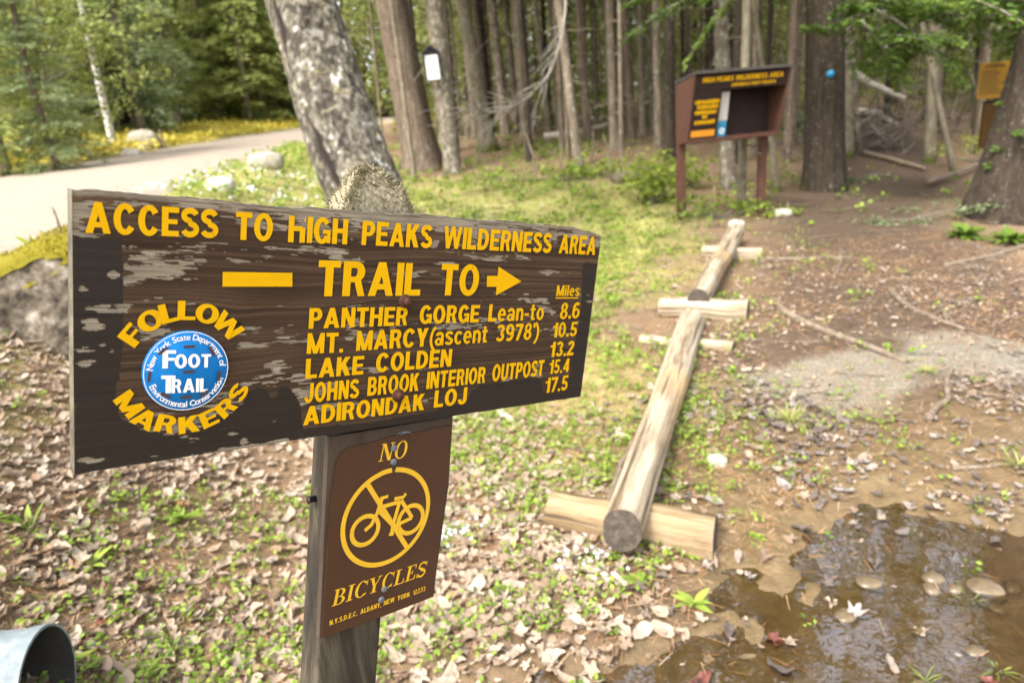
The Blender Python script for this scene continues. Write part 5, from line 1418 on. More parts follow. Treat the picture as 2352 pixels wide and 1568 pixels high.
# yellow notice and brown board on the post at the right edge
ds = cdp + 1.0
sb = pt(2298, 400, ds); sb = np.array([sb[0], sb[1], float(terrain(sb[0], sb[1]))])
ns = empty('notice_post', sb, 'ochre notice above a dark brown board on a post at the right edge', 'sign')
fdir = CAM - sb; fdir[2] = 0; fdir /= np.linalg.norm(fdir)
SX = np.cross([0, 0, 1.0], fdir); SXv = SX * math.cos(.15) + fdir * math.sin(.15); SX = SXv; SYv = np.cross(SX, [0, 0, 1.0])
SAX = [SX, SYv, np.array([0, 0, 1.0])]
def onS(px, py):
    p = pt(px, py, ds) - sb; return p @ SX, p[2]
x0, z1 = onS(2262, 146); x1, _ = onS(2343, 140); _, z0 = onS(2298, 224)
x2, z2 = onS(2262, 232); x3, _ = onS(2338, 232); _, z3 = onS(2275, 340)
pz = z1 - .05
box_obj('post', sb + SX * (x2 + x3) / 2 - SYv * .06 + np.array([0, 0, (pz - .3) / 2]), SAX, (.09, .09, pz + .3), MAT['black_wood'], ns, .005)
yb = box_obj('ochre_board', sb + SX * (x0 + x1) / 2 + np.array([0, 0, (z0 + z1) / 2]), SAX, (x1 - x0, .018, z1 - z0), MAT['ochre'], ns, .003)
db = box_obj('brown_board', sb + SX * (x2 + x3) / 2 + np.array([0, 0, (z2 + z3) / 2]), SAX, (x3 - x2, .016, z2 - z3), MAT['kiosk_dark_shaded'], ns, .003)
def sline(acc, x0, x1, z0, z1, k=0):
    acc.add(np.array([sb + SX * x + SYv * (.0105 + .0001 * (k % 9)) + np.array([0, 0, z]) for x, z in ((x0, z0), (x1, z0), (x1, z1), (x0, z1))]), [[0, 1, 2, 3]])
acc = Acc(); W, P = word("ATTENTION", .1); k = 0
wS, hS = x1 - x0, z1 - z0
for p in P:
    acc.add(np.array([sb + SX * (x0 + wS * (.18 + .64 * x / W)) + SYv * (.0105 + .0001 * (k % 9)) + np.array([0, 0, z1 - hS * (.155 - .085 * y)]) for x, y in p]), [[0, 1, 2, 3]] if len(p) == 4 else [[0, 1, 2]]); k += 1
for k in range(10):
    zl = z1 - hS * (.25 + .068 * k); sline(acc, x0 + wS * .08, x0 + wS * rk.uniform(.6, .93), zl, zl + hS * .022, k)
acc.build('board_lettering', MAT['black_ink'], yb)
acc = Acc(); wB, hB = x3 - x2, z2 - z3
for k in range(17):
    zl = z2 - hB * (.09 + .052 * k); sline(acc, x2 + wB * .08, x2 + wB * rk.uniform(.6, .95), zl, zl + hB * .010, k)
sline(acc, x2 + wB * .02, x2 + wB * .98, z3 + hB * .01, z3 + hB * .02); sline(acc, x2 + wB * .02, x2 + wB * .035, z3, z2, 3)
acc.build('board_lettering', MAT['ochre_ink'], db)

# ================================================================== logs
def log_obj(name, A, Bp, ra, rb, label, group=None, sink=0.0, cut=0.0, seed=1, mat='log', rough=1.0):
    A = np.array(A, float); Bp = np.array(Bp, float)
    ax = Bp - A; L = np.linalg.norm(ax); ax /= L
    o = empty(name, A - np.array([0, 0, ra]), label, 'log', group)
    m = 60; n = 72
    t = np.linspace(0, 1, m)
    ref = np.array([0, 0, 1.0]); s = np.cross(ax, ref); s /= np.linalg.norm(s); u = np.cross(s, ax)
    ang = np.arange(n) / n * 2 * np.pi
    V = np.zeros((m, n, 3))
    for i in range(m):
        r = ra + (rb - ra) * t[i]
        ef = min(1, 6 * min(t[i], 1 - t[i]) + .15); rr = r * (1 + rough * .20 * (fbm(np.cos(ang) * 1.3 + 10 + seed, np.sin(ang) * 1.3 + t[i] * L * 1.2, seed, 3) - .5) + rough * .07 * (fbm(np.cos(ang) * 9 + 30, np.sin(ang) * 9 + t[i] * L * 1.0, seed + 3, 3) - .5) - rough * .10 * ef * sstep(.40, .30, fbm(np.cos(ang) * 7 + 60, np.sin(ang) * 7 + t[i] * L * .5, seed + 8, 2)))
        off = .13 * r * math.sin(t[i] * 6 + seed) * math.sin(t[i] * 3.14)
        V[i] = A + ax * L * t[i] + u * off + rr[:, None] * (np.cos(ang)[:, None] * s + np.sin(ang)[:, None] * u)
        if i in (0, m - 1): V[i] += (1 if i == 0 else -1) * ax * (cut * np.sin(ang))[:, None] * r
    i, j = np.meshgrid(np.arange(m - 1), np.arange(n), indexing='ij')
    F = np.stack([i * n + j, i * n + (j + 1) % n, (i + 1) * n + (j + 1) % n, (i + 1) * n + j], -1).reshape(-1, 4)
    RM = np.array([ax, u, np.cross(ax, u)])
    w = mesh_obj('wood', (V.reshape(-1, 3) - A) @ RM.T, F, MAT[mat], o, smooth=True, local=True)
    w.matrix_local = Matrix.Translation(Vector((0, 0, ra))) @ Matrix([list(RM[:, k]) for k in range(3)]).to_4x4()
    # object space along the axis for the grain
    for e, row, sg in ((0, V[0], 1), (1, V[-1], -1)):
        c = row.mean(0); rings = [row * f + c * (1 - f) - sg * ax * .004 * (1 - f) for f in (1.0, .93, .6, .3)]
        EV = np.vstack(rings + [c[None]]); k = np.arange(n)
        EF = [np.vstack([np.stack([q * n + (k + 1) % n, q * n + k, (q + 1) * n + k, (q + 1) * n + (k + 1) % n], 1) for q in range(3)]), np.stack([3 * n + (k + 1) % n, 3 * n + k, np.full(n, 4 * n)], 1)]
        mesh_obj('cut_end', EV, EF, MAT['log_end'], o)
    return o
def gp(px, py, h): p = at(px, py); return np.array([p[0], p[1], p[2] + h])
# near end rests notched on a cross log, far ends on others
log_obj('cross_log', pt(1262, 1168, 2.64), pt(1644, 1246, 2.42), .072, .094, 'thick tan cross log under the near end of the long log', 'cross logs under the log rail', seed=4, cut=.1, mat='log_brown', rough=1.2)
log_obj('rail_log', pt(1429, 1217, 2.32), pt(1589, 735, 4.72), .069, .090, 'longest bare log of the rail, with its dark cut end nearest the puddle', 'logs of the trail rail', seed=2, cut=.30)
log_obj('rail_log', pt(1604, 688, 4.86), pt(1691, 530, 7.5), .077, .088, 'farther bare log of the rail ending below the kiosk', 'logs of the trail rail', seed=7, cut=.2)
def cross(pa, pb, r, z, label, seed):
    P = []
    for p in (pa, pb):
        q = at(*p); d = ray(*p); k = (q[2] + z - EYE) / d[2]; P.append(CAM + d * k)
    log_obj('cross_log', P[0], P[1], r, r * 1.05, label, 'cross logs under the log rail', seed=seed)
cross((1517, 708), (1718, 716), .082, .04, 'pale cross log where the two rail logs meet', 12)
cross((1474, 790), (1686, 808), .066, -.022, 'half buried cross log under the middle of the longest log', 15)
cross((1612, 582), (1749, 588), .075, .035, 'farthest cross log, under the log nearest the kiosk', 19)

# ================================================================== rocks
def rock(name, c, size, label, mat, seed, group=None, cat='rock', rot=0.0, sq=.35, lump=.35, sub=4, tilt=0.0):
    bm = bmesh.new(); bmesh.ops.create_icosphere(bm, subdivisions=sub, radius=1.0)
    V = np.array([v.co[:] for v in bm.verts]); F = np.array([[v.index for v in f.verts] for f in bm.faces]); bm.free()
    p = np.abs(V) ** (1 / (1 + sq)); V = np.sign(V) * p
    V /= np.maximum(1, np.linalg.norm(V, axis=1)[:, None] * .9)
    n1 = fbm(V[:, 0] * 1.4 + seed * 3.1, V[:, 1] * 1.4 + V[:, 2] * 1.1, seed, 3) - .5
    n2 = fbm(V[:, 0] * 5 + seed, V[:, 1] * 5 + V[:, 2] * 4, seed + 9, 4) - .5
    V = V * (1 + lump * n1 + .12 * n2)[:, None] * np.array(size)
    c_, s_ = math.cos(rot), math.sin(rot); V = V @ np.array([[c_, s_, 0], [-s_, c_, 0], [0, 0, 1]])
    V[:, 2] += tilt * V[:, 0]
    o = mesh_obj(name, V + np.array(c), F, MAT[mat], origin=np.array(c), smooth=True)
    return tag(o, label, cat, group)
# mossy boulder left of the sign
bd = pt(55, 760, 3.35); bc = np.array([bd[0] - .02, bd[1] + .25, float(terrain(bd[0], bd[1])) - .06])
boulder = rock('mossy_boulder', bc, (.62, .42, .40), 'rough grey boulder capped with yellow green moss left of the sign', 'rock', 5, cat='boulder', rot=.3, lump=.34, sub=6, tilt=.30)
me = boulder.data; co = np.empty(len(me.vertices) * 3, np.float32); me.vertices.foreach_get('co', co); co = co.reshape(-1, 3)
no = np.empty(len(me.vertices) * 3, np.float32); me.vertices.foreach_get('normal', no); no = no.reshape(-1, 3)
rm = np.random.default_rng(4)
ff = np.array([p.vertices[:] for p in me.polygons])
capm = (no[:, 2] > .30) & (co[:, 2] > .10 + .12 * fbm(co[:, 0] * 4, co[:, 1] * 4, 3) + .42 * co[:, 0])
fk = ff[capm[ff].all(1)]
acc = Acc(); nM = 15000
fi = fk[rm.integers(0, len(fk), nM)]; wv = rm.dirichlet((1, 1, 1), nM)
P = (co[fi] * wv[:, :, None]).sum(1); N_ = (no[fi] * wv[:, :, None]).sum(1)
ups = N_ + rm.normal(0, .5, (nM, 3)) + np.array([0, 0, .6]); ups /= np.linalg.norm(ups, axis=1)[:, None]
thk = (.012 + .022 * fbm(P[:, 0] * 14, P[:, 1] * 14, 9, 3))[:, None]
P = P + N_ * thk * rm.uniform(.3, 1.2, (nM, 1))
sd_ = np.cross(ups, rm.normal(0, 1, (nM, 3))); sd_ /= np.linalg.norm(sd_, axis=1)[:, None]
ln = rm.uniform(.006, .016, (nM, 1)); wd = ln * .3
V = np.stack([P - sd_ * wd, P + sd_ * wd, P + ups * ln], 1).reshape(-1, 3)
acc.add(V, np.arange(nM * 3).reshape(-1, 3), np.repeat(np.clip(.5 + rm.normal(0, .25, nM), 0, 1), 3))
keepF = fk; idx = np.unique(keepF); mp_ = -np.ones(len(co), int); mp_[idx] = np.arange(len(idx))
acc.add(co[idx] + no[idx] * .010, mp_[keepF], .25)
ms = acc.build('moss_cap', MAT['moss'], boulder, local=True)

rock('roadside_boulder', at(330, 338) + np.array([0, 0, .16]), (.56, .42, .40), 'large grey boulder with mossy top beyond the road', 'rock_grey', 8, cat='boulder')
rock('roadside_rock', at(303, 360) + np.array([0, 0, .04]), (.28, .2, .17), 'bright pale rock at the road edge below the large boulder', 'rock_pale', 9)
rock('roadside_rock', at(328, 345) + np.array([0, 0, .03]), (.15, .12, .12), 'small pale rock touching the large roadside boulder', 'rock_pale', 10)
rock('roadside_rock', at(385, 285) + np.array([0, 0, .2]), (.7, .5, .45), 'far boulder low among the evergreens beyond the verge', 'rock_grey', 11)
rock('lawn_rock', at(612, 388) + np.array([0, 0, .09]), (.31, .22, .19), 'flat grey rock on the lawn beside the road', 'rock_grey', 12, rot=.2)
rock('lawn_rock', at(508, 436) + np.array([0, 0, .03]), (.18, .14, .12), 'white rounded rock on the lawn above the sign', 'rock_pale', 13)
rock('trail_stone', at(1795, 498) + np.array([0, 0, .03]), (.12, .09, .06), 'tan stone beside the right kiosk post', 'rock_grey', 14)
rock('trail_stone', at(1692, 520) + np.array([0, 0, .03]), (.10, .08, .06), 'small whitish stone at the far end of the rail log', 'rock_pale', 15)
rock('trail_stone', at(1645, 1075) + np.array([0, 0, .012]), (.045, .036, .03), 'grey stone in the grass right of the longest log', 'rock_grey', 16)
for k, (x, y, sx, lab) in enumerate(((2147, 1312, .042, 'yellowish oval stone, topmost in the puddle'), (2140, 1335, .034, 'round stone right below the yellowish oval one'), (2270, 1330, .072, 'largest reddish brown stone in the puddle near the right edge'), (2195, 1335, .030, 'angular dark stone between two puddle stones'), (2290, 1362, .040, 'flat maroon stone against the largest puddle stone'),
                                     (2243, 1475, .036, 'tan stone low in the puddle at right'), (2120, 1560, .034, 'stone cut by the bottom edge of the picture'), (1998, 1320, .05, 'grey stone under water near the puddle rim'), (2330, 1320, .04, 'brown stone at the right edge by the puddle'), (2190, 1480, .024, 'small dark stone left of the tan puddle stone'), (1945, 1395, .045, 'flat brown sunken stone in mid puddle'))):
    p = at(x, y); rock('puddle_stone', (p[0], p[1], float(terrain(p[0], p[1])) + sx * .10), (sx * .8, sx * .62, sx * .42), lab, 'pebble', 30 + k, group='stones in the puddle', cat='stone', rot=k * 1.3, sub=3)

# ================================================================== culvert
cp_ = pt(112, 1572, 1.62)
caz = math.radians(80); cn = np.array([math.sin(caz), math.cos(caz), -.03]); cn /= np.linalg.norm(cn)
cs_ = np.cross(cn, [0, 0, 1.0]); cu = np.cross(cs_, cn)
Rp = .138
culv = empty('culvert_pipe', cp_, 'galvanised culvert pipe end poking out at the lower left', 'pipe')
n = 64; a = np.linspace(0, 2 * np.pi, n, endpoint=False); rows = []
for k in range(28):
    t = -k * .03
    rr = Rp + .004 * math.sin(k * 2.1) * (k > 1)
    rows.append(cp_ + cn * t + rr * (np.cos(a)[:, None] * cs_ + np.sin(a)[:, None] * cu))
V = np.vstack(rows); i, j = np.meshgrid(np.arange(27), np.arange(n), indexing='ij')
F = np.stack([i * n + j, (i + 1) * n + j, (i + 1) * n + (j + 1) % n, i * n + (j + 1) % n], -1).reshape(-1, 4)
mesh_obj('outer_wall', V, F[:, ::-1], MAT['culvert'], culv, smooth=True)
rows = [cp_ + cn * (-k * .03) + (Rp - .006) * (np.cos(a)[:, None] * cs_ + np.sin(a)[:, None] * cu) for k in range(28)]
mesh_obj('inner_wall', np.vstack(rows), F, MAT['pipe_dark'], culv, smooth=True)
V = np.vstack([cp_ + cn * .0005 + r * (np.cos(a)[:, None] * cs_ + np.sin(a)[:, None] * cu) for r in (Rp, Rp - .006)]); k = np.arange(n)
mesh_obj('rim', V, np.stack([k, (k + 1) % n, n + (k + 1) % n, n + k], 1), MAT['culvert'], culv)

# ================================================================== sticks and fallen wood
def stick(name, pts, r0, r1, label, mat='stick', cat='stick', lift=.6, twigs=0, seed=0, group=None, raw=None):
    P = np.array([at(x, y) for x, y in pts]) if raw is None else np.array(raw)
    if raw is None: P[:, 2] += r0 * lift
    Q = sm(spline(P, 22), 2); r = np.random.default_rng(seed + 40)
    Q = Q + np.cumsum(r.normal(0, .12 * r0, Q.shape), 0) * np.array([1, 1, .3])
    if raw is None: Q[:, 2] = np.maximum(Q[:, 2], terrain(Q[:, 0], Q[:, 1]) + r1 * .4)
    acc = Acc(); add_tube(acc, Q, np.linspace(r0, r1, 22), 9, .5, bump=.12, seed=seed)
    for k in range(twigs):
        i = r.integers(4, 20); d = r.normal(0, 1, 3); d[2] = abs(d[2]) * .5; d /= np.linalg.norm(d); L = r.uniform(.1, .35)
        add_tube(acc, [Q[i], Q[i] + d * L * .5, Q[i] + d * L + r.normal(0, .02, 3)], [r1 * .7, r1 * .5, r1 * .25], 5, .5)
    o = acc.build(name, MAT[mat], None, origin=Q[0], smooth=True)
    return tag(o, label, cat, group)
stick('fallen_stick', [(1790, 725), (1880, 765), (1960, 795), (2082, 838)], .028, .018, 'long pale stick lying across the trail right of the rail')
stick('fallen_stick', [(2352, 568), (2280, 588), (2172, 610)], .03, .02, 'thick brown branch on the shady ground at the right edge')
stick('surface_root', [(2130, 975), (2150, 945), (2180, 925), (2172, 880), (2188, 860)], .016, .010, 'crooked root standing out of the muddy gravel', 'stick', 'root', 1.2)
stick('fallen_stick', [(2186, 1085), (2250, 1082), (2300, 1074)], .011, .008, 'short straight stick on wet leaves near the right edge')
stick('fallen_stick', [(2040, 670), (2080, 710), (2160, 745), (2210, 760)], .022, .012, 'forked pale branch on leaf litter at right', twigs=4, seed=3)
stick('fallen_stick', [(1140, 942), (1178, 972)], .02, .018, 'short pale stick just below the sign\'s lower right', 'paleStick')
stick('fallen_stick', [(2130, 432), (2200, 408), (2275, 380)], .05, .035, 'grey fallen limb sloping up behind the right cedar', 'stick', lift=2.2)
stick('fallen_log', [(1760, 600), (1860, 598), (1960, 590)], .025, .015, 'brown root like branch crossing the trail below the kiosk', cat='branch')
stick('fallen_stick', [(1905, 590), (1935, 600), (1915, 640)], .018, .010, 'small bent twig on the trail in front of the dark trunk')
stick('fallen_stick', [(1395, 1190), (1425, 1100), (1455, 1030)], .014, .008, 'thin stick lying against the longest log', lift=2.5)
dB = 15.0
stick('fallen_tree', None, .085, .06, 'pale bare trunk leaning down across the brush pile', 'paleStick', 'fallen tree', raw=[pt(1940, 155, dB), pt(2000, 190, dB), pt(2075, 228, dB - .5)], seed=5)
stick('fallen_tree', None, .07, .05, 'shorter pale trunk lying under the leaning bare one', 'paleStick', 'fallen tree', raw=[pt(1950, 252, 14.5), pt(2010, 258, 14.2), pt(2065, 290, 13.8)], seed=6)
stick('fallen_tree', [(1985, 355), (2060, 375), (2130, 395)], .045, .03, 'grey fallen pole on the ground before the brush pile', 'stick', 'fallen tree', lift=1.2, seed=7)
stick('fallen_tree', [(1250, 325), (1320, 320), (1400, 300)], .09, .07, 'long pale log lying between the spruce stems', 'paleStick', 'fallen tree', seed=8, lift=1.5)
stick('fallen_tree', [(1180, 290), (1280, 285), (1400, 288)], .06, .05, 'thin far fallen pole behind the long pale log', 'paleStick', 'fallen tree', seed=9, lift=3)
for px, py, tx, ty, w, lab in ((1232, 390, 1208, 305, .03, 'leaning bare stub right of the thin dark spruce'), (1285, 385, 1288, 335, .03, 'short pale upright stub near the grey leaning spruce'), (1358, 372, 1362, 300, .03, 'upright pale broken stem behind the green leaves'), (1408, 390, 1385, 310, .025, 'slanting dry stem leaning toward the kiosk')):
    b = at(px, py); stick('dead_sapling', None, w * .8, w * .5, lab, 'stick', 'dead stem', raw=[b - np.array([0, 0, .1]), (b + pt(tx, ty, depth_of(b))) / 2 + RT * .03, pt(tx, ty, depth_of(b))], seed=int(px))
b = at(1418, 420); stick('rotten_stump', None, .12, .09, 'short rotten log end beside the bright green bush', 'stick', 'stump', raw=[b + np.array([-.05, 0, .06]), b + RT * .15 + np.array([0, 0, .08]), b + RT * .32 + np.array([0, 0, .1])], seed=31)
b = at(148, 590); d_ = 3.3
stick('broken_twig', None, .010, .005, 'bare broken twig standing beside the boulder against the road', 'stick', 'twig', raw=[pt(140, 560, d_), pt(137, 525, d_), pt(130, 505, d_), pt(119, 476, d_)], seed=2)
stick('wooden_stake', None, .035, .03, 'thin dark stake beside the roadside boulder', 'stick', 'stake', raw=[at(382, 342), at(382, 342) + np.array([-.04, 0, .35]), at(382, 342) + np.array([-.09, 0, .62])], seed=21)
pb_ = at(730, 358); dpb = depth_of(pb_)
mk = empty('marker_post', pb_, 'short black post with a knob left of the leaning birch', 'post')
hpb = 48 * dpb / F_PX
acc = Acc(); add_tube(acc, [pb_ - np.array([0, 0, .1]), pb_ + np.array([-.02, 0, hpb * .8])], [.05, .05], 10); acc.build('shaft', MAT['black_wood'], mk)
acc = Acc(); q = pb_ + np.array([-.02, 0, hpb * .8]); add_tube(acc, [q, q + np.array([0, 0, .02]), q + np.array([0, 0, .10]), q + np.array([0, 0, .14])], [.05, .11, .11, .05], 12); acc.build('knob', MAT['black_wood'], mk)
# brush pile
acc = Acc(); rbp = np.random.default_rng(52)
bpc = at(2045, 345)
for k in range(170):
    c = bpc + np.array([rbp.normal(0, .75), rbp.normal(.4, .6), abs(rbp.normal(.15, .38))]); d = rbp.normal(0, 1, 3); d[2] *= .55; d /= np.linalg.norm(d); L = rbp.uniform(.5, 1.6)
    add_tube(acc, [c - d * L / 2, c + rbp.normal(0, .04, 3), c + d * L / 2], [.012, .010, .004], 5, rbp.random() * .3)
tag(acc.build('brush_pile', MAT['twig'], None, origin=bpc), 'tangled brown brush pile behind the massive dark trunk', 'brush pile')

# pine cone
acc = Acc(); pc = at(415, 1160); pc[2] += .018; ca = np.array([.97, -.22, .05])
cs2 = np.cross(ca, [0, 0, 1.0]); cs2 /= np.linalg.norm(cs2); cu2 = np.cross(cs2, ca)
tt = np.linspace(0, 1, 8); add_tube(acc, [pc + ca * (t - .5) * .085 for t in tt], .012 * np.sin(np.pi * np.clip(tt * .88 + .08, 0, 1)) ** .6, 10, .3)
for k in range(90):
    t = k / 90; an = k * 2.4; rr = .013 * math.sin(math.pi * (t * .85 + .1)) ** .6
    o_ = math.cos(an) * cs2 + math.sin(an) * cu2; p = pc + ca * (t - .5) * .085 + o_ * rr; tn = np.cross(ca, o_)
    acc.add(np.array([p - tn * .004 - ca * .004, p + tn * .004 - ca * .004, p + ca * .006 + o_ * .004]), [[0, 1, 2]], rbp.random())
tag(acc.build('pine_cone', MAT['needle'], None, origin=pc), 'brown cone lying on dead leaves left of the post', 'cone')

# ================================================================== plants
def blade(acc, p, d, L, w, bend, tint, n=4):
    d = np.array(d, float); s = np.cross(d, [0, 0, 1.0]); s /= np.linalg.norm(s) + 1e-9
    h = np.array([d[0], d[1], 0]); h /= np.linalg.norm(h) + 1e-9
    V = []; prof = [.55, 1.0, .85, .5, .02] if n == 4 else np.sin(np.linspace(.25, np.pi - .02, n + 1))
    for k in range(n + 1):
        t = k / n; c = p + d * L * t + (h * .6 - np.array([0, 0, 1.0])) * bend * L * t * t
        V += [c - s * w * prof[k] + np.array([0, 0, .15 * w]), c + s * w * prof[k] + np.array([0, 0, .15 * w])]
    acc.add(np.array(V), [[2 * k, 2 * k + 1, 2 * k + 3, 2 * k + 2] for k in range(n)], np.clip(tint + np.linspace(-.1, .15, 2 * n + 2), 0, 1))
def plant(name, px, py, label, nl, L, w, up=.7, bend=.35, mat='green', tint=.6, seed=0, group=None, cat='plant', loc=None, z=None):
    b = at(px, py) if loc is None else np.array(loc, float)
    r = np.random.default_rng(seed + int(px)); acc = Acc()
    for k in range(nl):
        a = k / nl * 6.283 + r.normal(0, .4); e = np.clip(up + r.normal(0, .18), .1, 1.4)
        d = (math.cos(a) * math.cos(e), math.sin(a) * math.cos(e), math.sin(e))
        blade(acc, b + r.normal(0, .004, 3) * np.array([1, 1, 0]), d, L * r.uniform(.6, 1.15), w * r.uniform(.75, 1.2), bend * r.uniform(.5, 1.5), tint + r.normal(0, .12), 6)
    o = acc.build(name, MAT[mat], None, origin=b); return tag(o, label, cat, group)
ztop = lambda px, py, d: pt(px, py, d)
for k, (px, py, nl, lab) in enumerate(((22, 610, 3, 'upright lily leaf pair at the left end of the boulder moss'), (68, 590, 3, 'pair of broad leaves left of middle on the boulder moss'), (98, 575, 4, 'bright broad leaf beside the dark stub on the boulder'), (148, 590, 7, 'leafy green clump on the boulder next to the sign edge'))):
    p = pt(px, dict(zip((22, 68, 98, 148), (618, 602, 586, 570)))[px], 3.5); plant('lily_plant', px, py, lab, nl, .15, .022, .95, .12, 'green', .85, loc=p, group='plants on the mossy boulder')
PL = (('weed', 205, 1290, 'bright sprig of narrow leaves left of the sign post', 12, .085, .009, .6, .4, .7), ('weed', 415, 1195, 'leafy weed standing among dead leaves below the sign', 14, .10, .011, .65, .45, .6), ('weed', 68, 1210, 'long single green leaf plant at the left picture edge', 4, .12, .013, 1.0, .2, .6),
      ('weed', 130, 1540, 'broad green leaves in front of the culvert mouth', 9, .085, .014, .7, .4, .7), ('weed', 330, 1535, 'low green rosette right of the culvert', 10, .05, .010, .4, .3, .6), ('rosette', 1592, 1385, 'green rosette of blunt leaves on mud by the puddle', 11, .075, .012, .5, .4, .75), ('rosette', 1462, 1345, 'leafy green clump below the near cut end of the log', 14, .06, .011, .5, .4, .55),
      ('grass_tuft', 1815, 985, 'bright green grass tuft right of the longest log', 60, .14, .0028, 1.0, .4, .6), ('grass_tuft', 2130, 860, 'short faint grass tuft on the gravel patch', 26, .09, .0025, .9, .4, .6), ('grass_tuft', 2335, 1075, 'sprig of green needles at the right edge by the puddle', 34, .10, .003, .8, .2, .7), ('grass_tuft', 2230, 1360, 'grass blades rising from the puddle beside the largest stone', 14, .075, .0017, .9, .6, .25),
      ('grass_tuft', 2130, 1545, 'grass blades in the puddle near the bottom edge', 14, .07, .0017, .8, .6, .25), ('grass_tuft', 2300, 1520, 'grass blades low at the right corner of the puddle', 13, .075, .0017, .8, .6, .3), ('weed', 1745, 1240, 'small two leaved seedling on the muddy bank', 6, .04, .009, .5, .3, .6), ('weed', 1585, 1285, 'pair of green leaves at the foot of the near cross log', 5, .055, .010, .6, .3, .6),
      ('weed', 1530, 1130, 'green weeds growing against the right side of the longest log', 18, .06, .010, .6, .4, .5), ('weed', 2215, 545, 'dark green leafy weeds below the right cedar', 70, .24, .030, .8, .35, .22), ('weed', 2320, 560, 'second leafy weed clump below the right cedar', 70, .26, .030, .8, .35, .20), ('weed', 1340, 1420, 'small leafy plant right of the plate\'s lower corner', 12, .05, .010, .5, .4, .6))
for nme, px, py, lab, nl, L, w, up, bend, ti in PL:
    plant(nme, px, py, lab, nl, L, w, up, bend, 'grass' if nme == 'grass_tuft' else 'green', ti, cat='grass tuft' if nme == 'grass_tuft' else 'plant')
def bush(name, px, py, label, spread, n, size, mat, tint, seed, dz=.0, tilt=.5, cat='bush'):
    b = at(px, py); r = np.random.default_rng(seed); acc = Acc(); tw = Acc(); t = empty(name, b, label, cat)
    nb_ = max(6, int(n / 50))
    for k in range(nb_):
        e = b + np.array([r.normal(0, spread[0]), r.normal(0, spread[1]), abs(r.normal(spread[2] * .6, spread[2] * .35)) + dz])
        add_tube(tw, sm(spline([b + r.normal(0, .05, 3) * np.array([1, 1, 0]), b * .4 + e * .6 + r.normal(0, .03, 3), e], 6), 1), np.linspace(.008, .003, 6), 5, .3)
        leaves(acc, e + r.normal(0, 1, (n // nb_, 3)) * np.array([spread[0] * .35, spread[1] * .35, spread[2] * .16]), size, r, tint, .2, .6, .9)
    acc.build('leaves', MAT[mat], t); tw.build('stems', MAT['twig'], t); return t
bush('green_bush', 1500, 470, 'bright yellow green bush just left of the kiosk', (.34, .25, .55), 900, .085, 'lime', .62, 1)
bush('green_bush', 1590, 430, 'green sprigs behind the left kiosk post', (.22, .2, .5), 350, .08, 'lime', .45, 2)
bush('green_bush', 1300, 415, 'low spreading green leaves under the grey leaning spruce', (.75, .3, .16), 600, .08, 'lime', .4, 3)
bush('green_bush', 1660, 500, 'low mixed leaves between the kiosk posts', (.32, .25, .22), 420, .07, 'lime', .35, 4)
bush('green_bush', 1780, 492, 'small pale leaves at the foot of the right kiosk post', (.14, .12, .10), 120, .06, 'lime', .7, 5)
bush('green_bush', 1162, 300, 'bright low leaves beside the moss footed spruce', (.5, .4, .3), 220, .16, 'lime', .75, 6)
bush('green_bush', 2235, 375, 'yellow leaved sapling left of the notice post', (.28, .25, .4), 160, .09, 'lime', .95, 7)
bush('green_bush', 2100, 505, 'dark low evergreen sprawl on the trail side', (.30, .22, .10), 420, .05, 'ever_blue', .35, 8)
bush('green_bush', 1820, 300, 'dark young evergreen between kiosk and massive trunk', (.25, .25, .35), 420, .11, 'ever_blue', .5, 9)
bush('green_bush', 1975, 408, 'small dark green tuft right of the massive trunk foot', (.16, .14, .07), 160, .05, 'ever_blue', .35, 10)
bush('green_bush', 2080, 180, 'yellow green young growth behind the brush pile', (1.1, .8, 1.1), 500, .16, 'lime', .8, 11)
bush('green_bush', 2180, 215, 'pale green thicket left of the yellow sign', (.8, .8, 1.0), 420, .15, 'lime', .55, 12)
# small white flowers
def flowers(px, py, label, n, spread, size, seed, hgt=.05):
    b = at(px, py); r = np.random.default_rng(seed); acc = Acc(); gr = Acc(); t = empty('flower_clump', b, label, 'flowers')
    for k in range(n):
        x, y = b[0] + r.normal(0, spread), b[1] + r.normal(0, spread * .8); z = float(macro(x, y)) + .0; h = hgt * r.uniform(.6, 1.3)
        c = np.array([x, y, z + h]); nrm = r.normal(0, .35, 3) + np.array([0, -.3, 1]); nrm /= np.linalg.norm(nrm); u = np.cross(nrm, [1, 0, 0]); u /= np.linalg.norm(u); v = np.cross(nrm, u)
        for m in range(5):
            a = m / 5 * 6.283; dd = u * math.cos(a) + v * math.sin(a); ss = -u * math.sin(a) + v * math.cos(a)
            acc.add(np.array([c, c + dd * size * .5 + ss * size * .32, c + dd * size, c + dd * size * .5 - ss * size * .32]), [[0, 1, 2, 3]], r.random())
        for m in range(3):
            a = r.uniform(0, 6.28); blade(gr, np.array([x, y, z]) + r.normal(0, .01, 3) * np.array([1, 1, 0]), (math.cos(a) * .5, math.sin(a) * .5, .8), h * r.uniform(.5, 1.1), size * .35, .3, .55 + r.normal(0, .15), 3)
    acc.build('petals', MAT['flower'], t); gr.build('leaves', MAT['green'], t)
flowers(1035, 1250, 'pale blue white flowers in grass right of the bicycle plate', 38, .055, .0075, 1)
flowers(1345, 1310, 'white flowers in a green clump left of the near cross log', 30, .06, .0075, 2)
flowers(560, 440, 'drift of white flowers on the lawn above the sign', 140, .8, .026, 3, .05)
flowers(650, 405, 'white flowers on the lawn behind the flat grey rock', 70, .5, .024, 4, .05)
flowers(1035, 505, 'scattered white flowers right of the birch foot', 60, .55, .02, 5, .04)

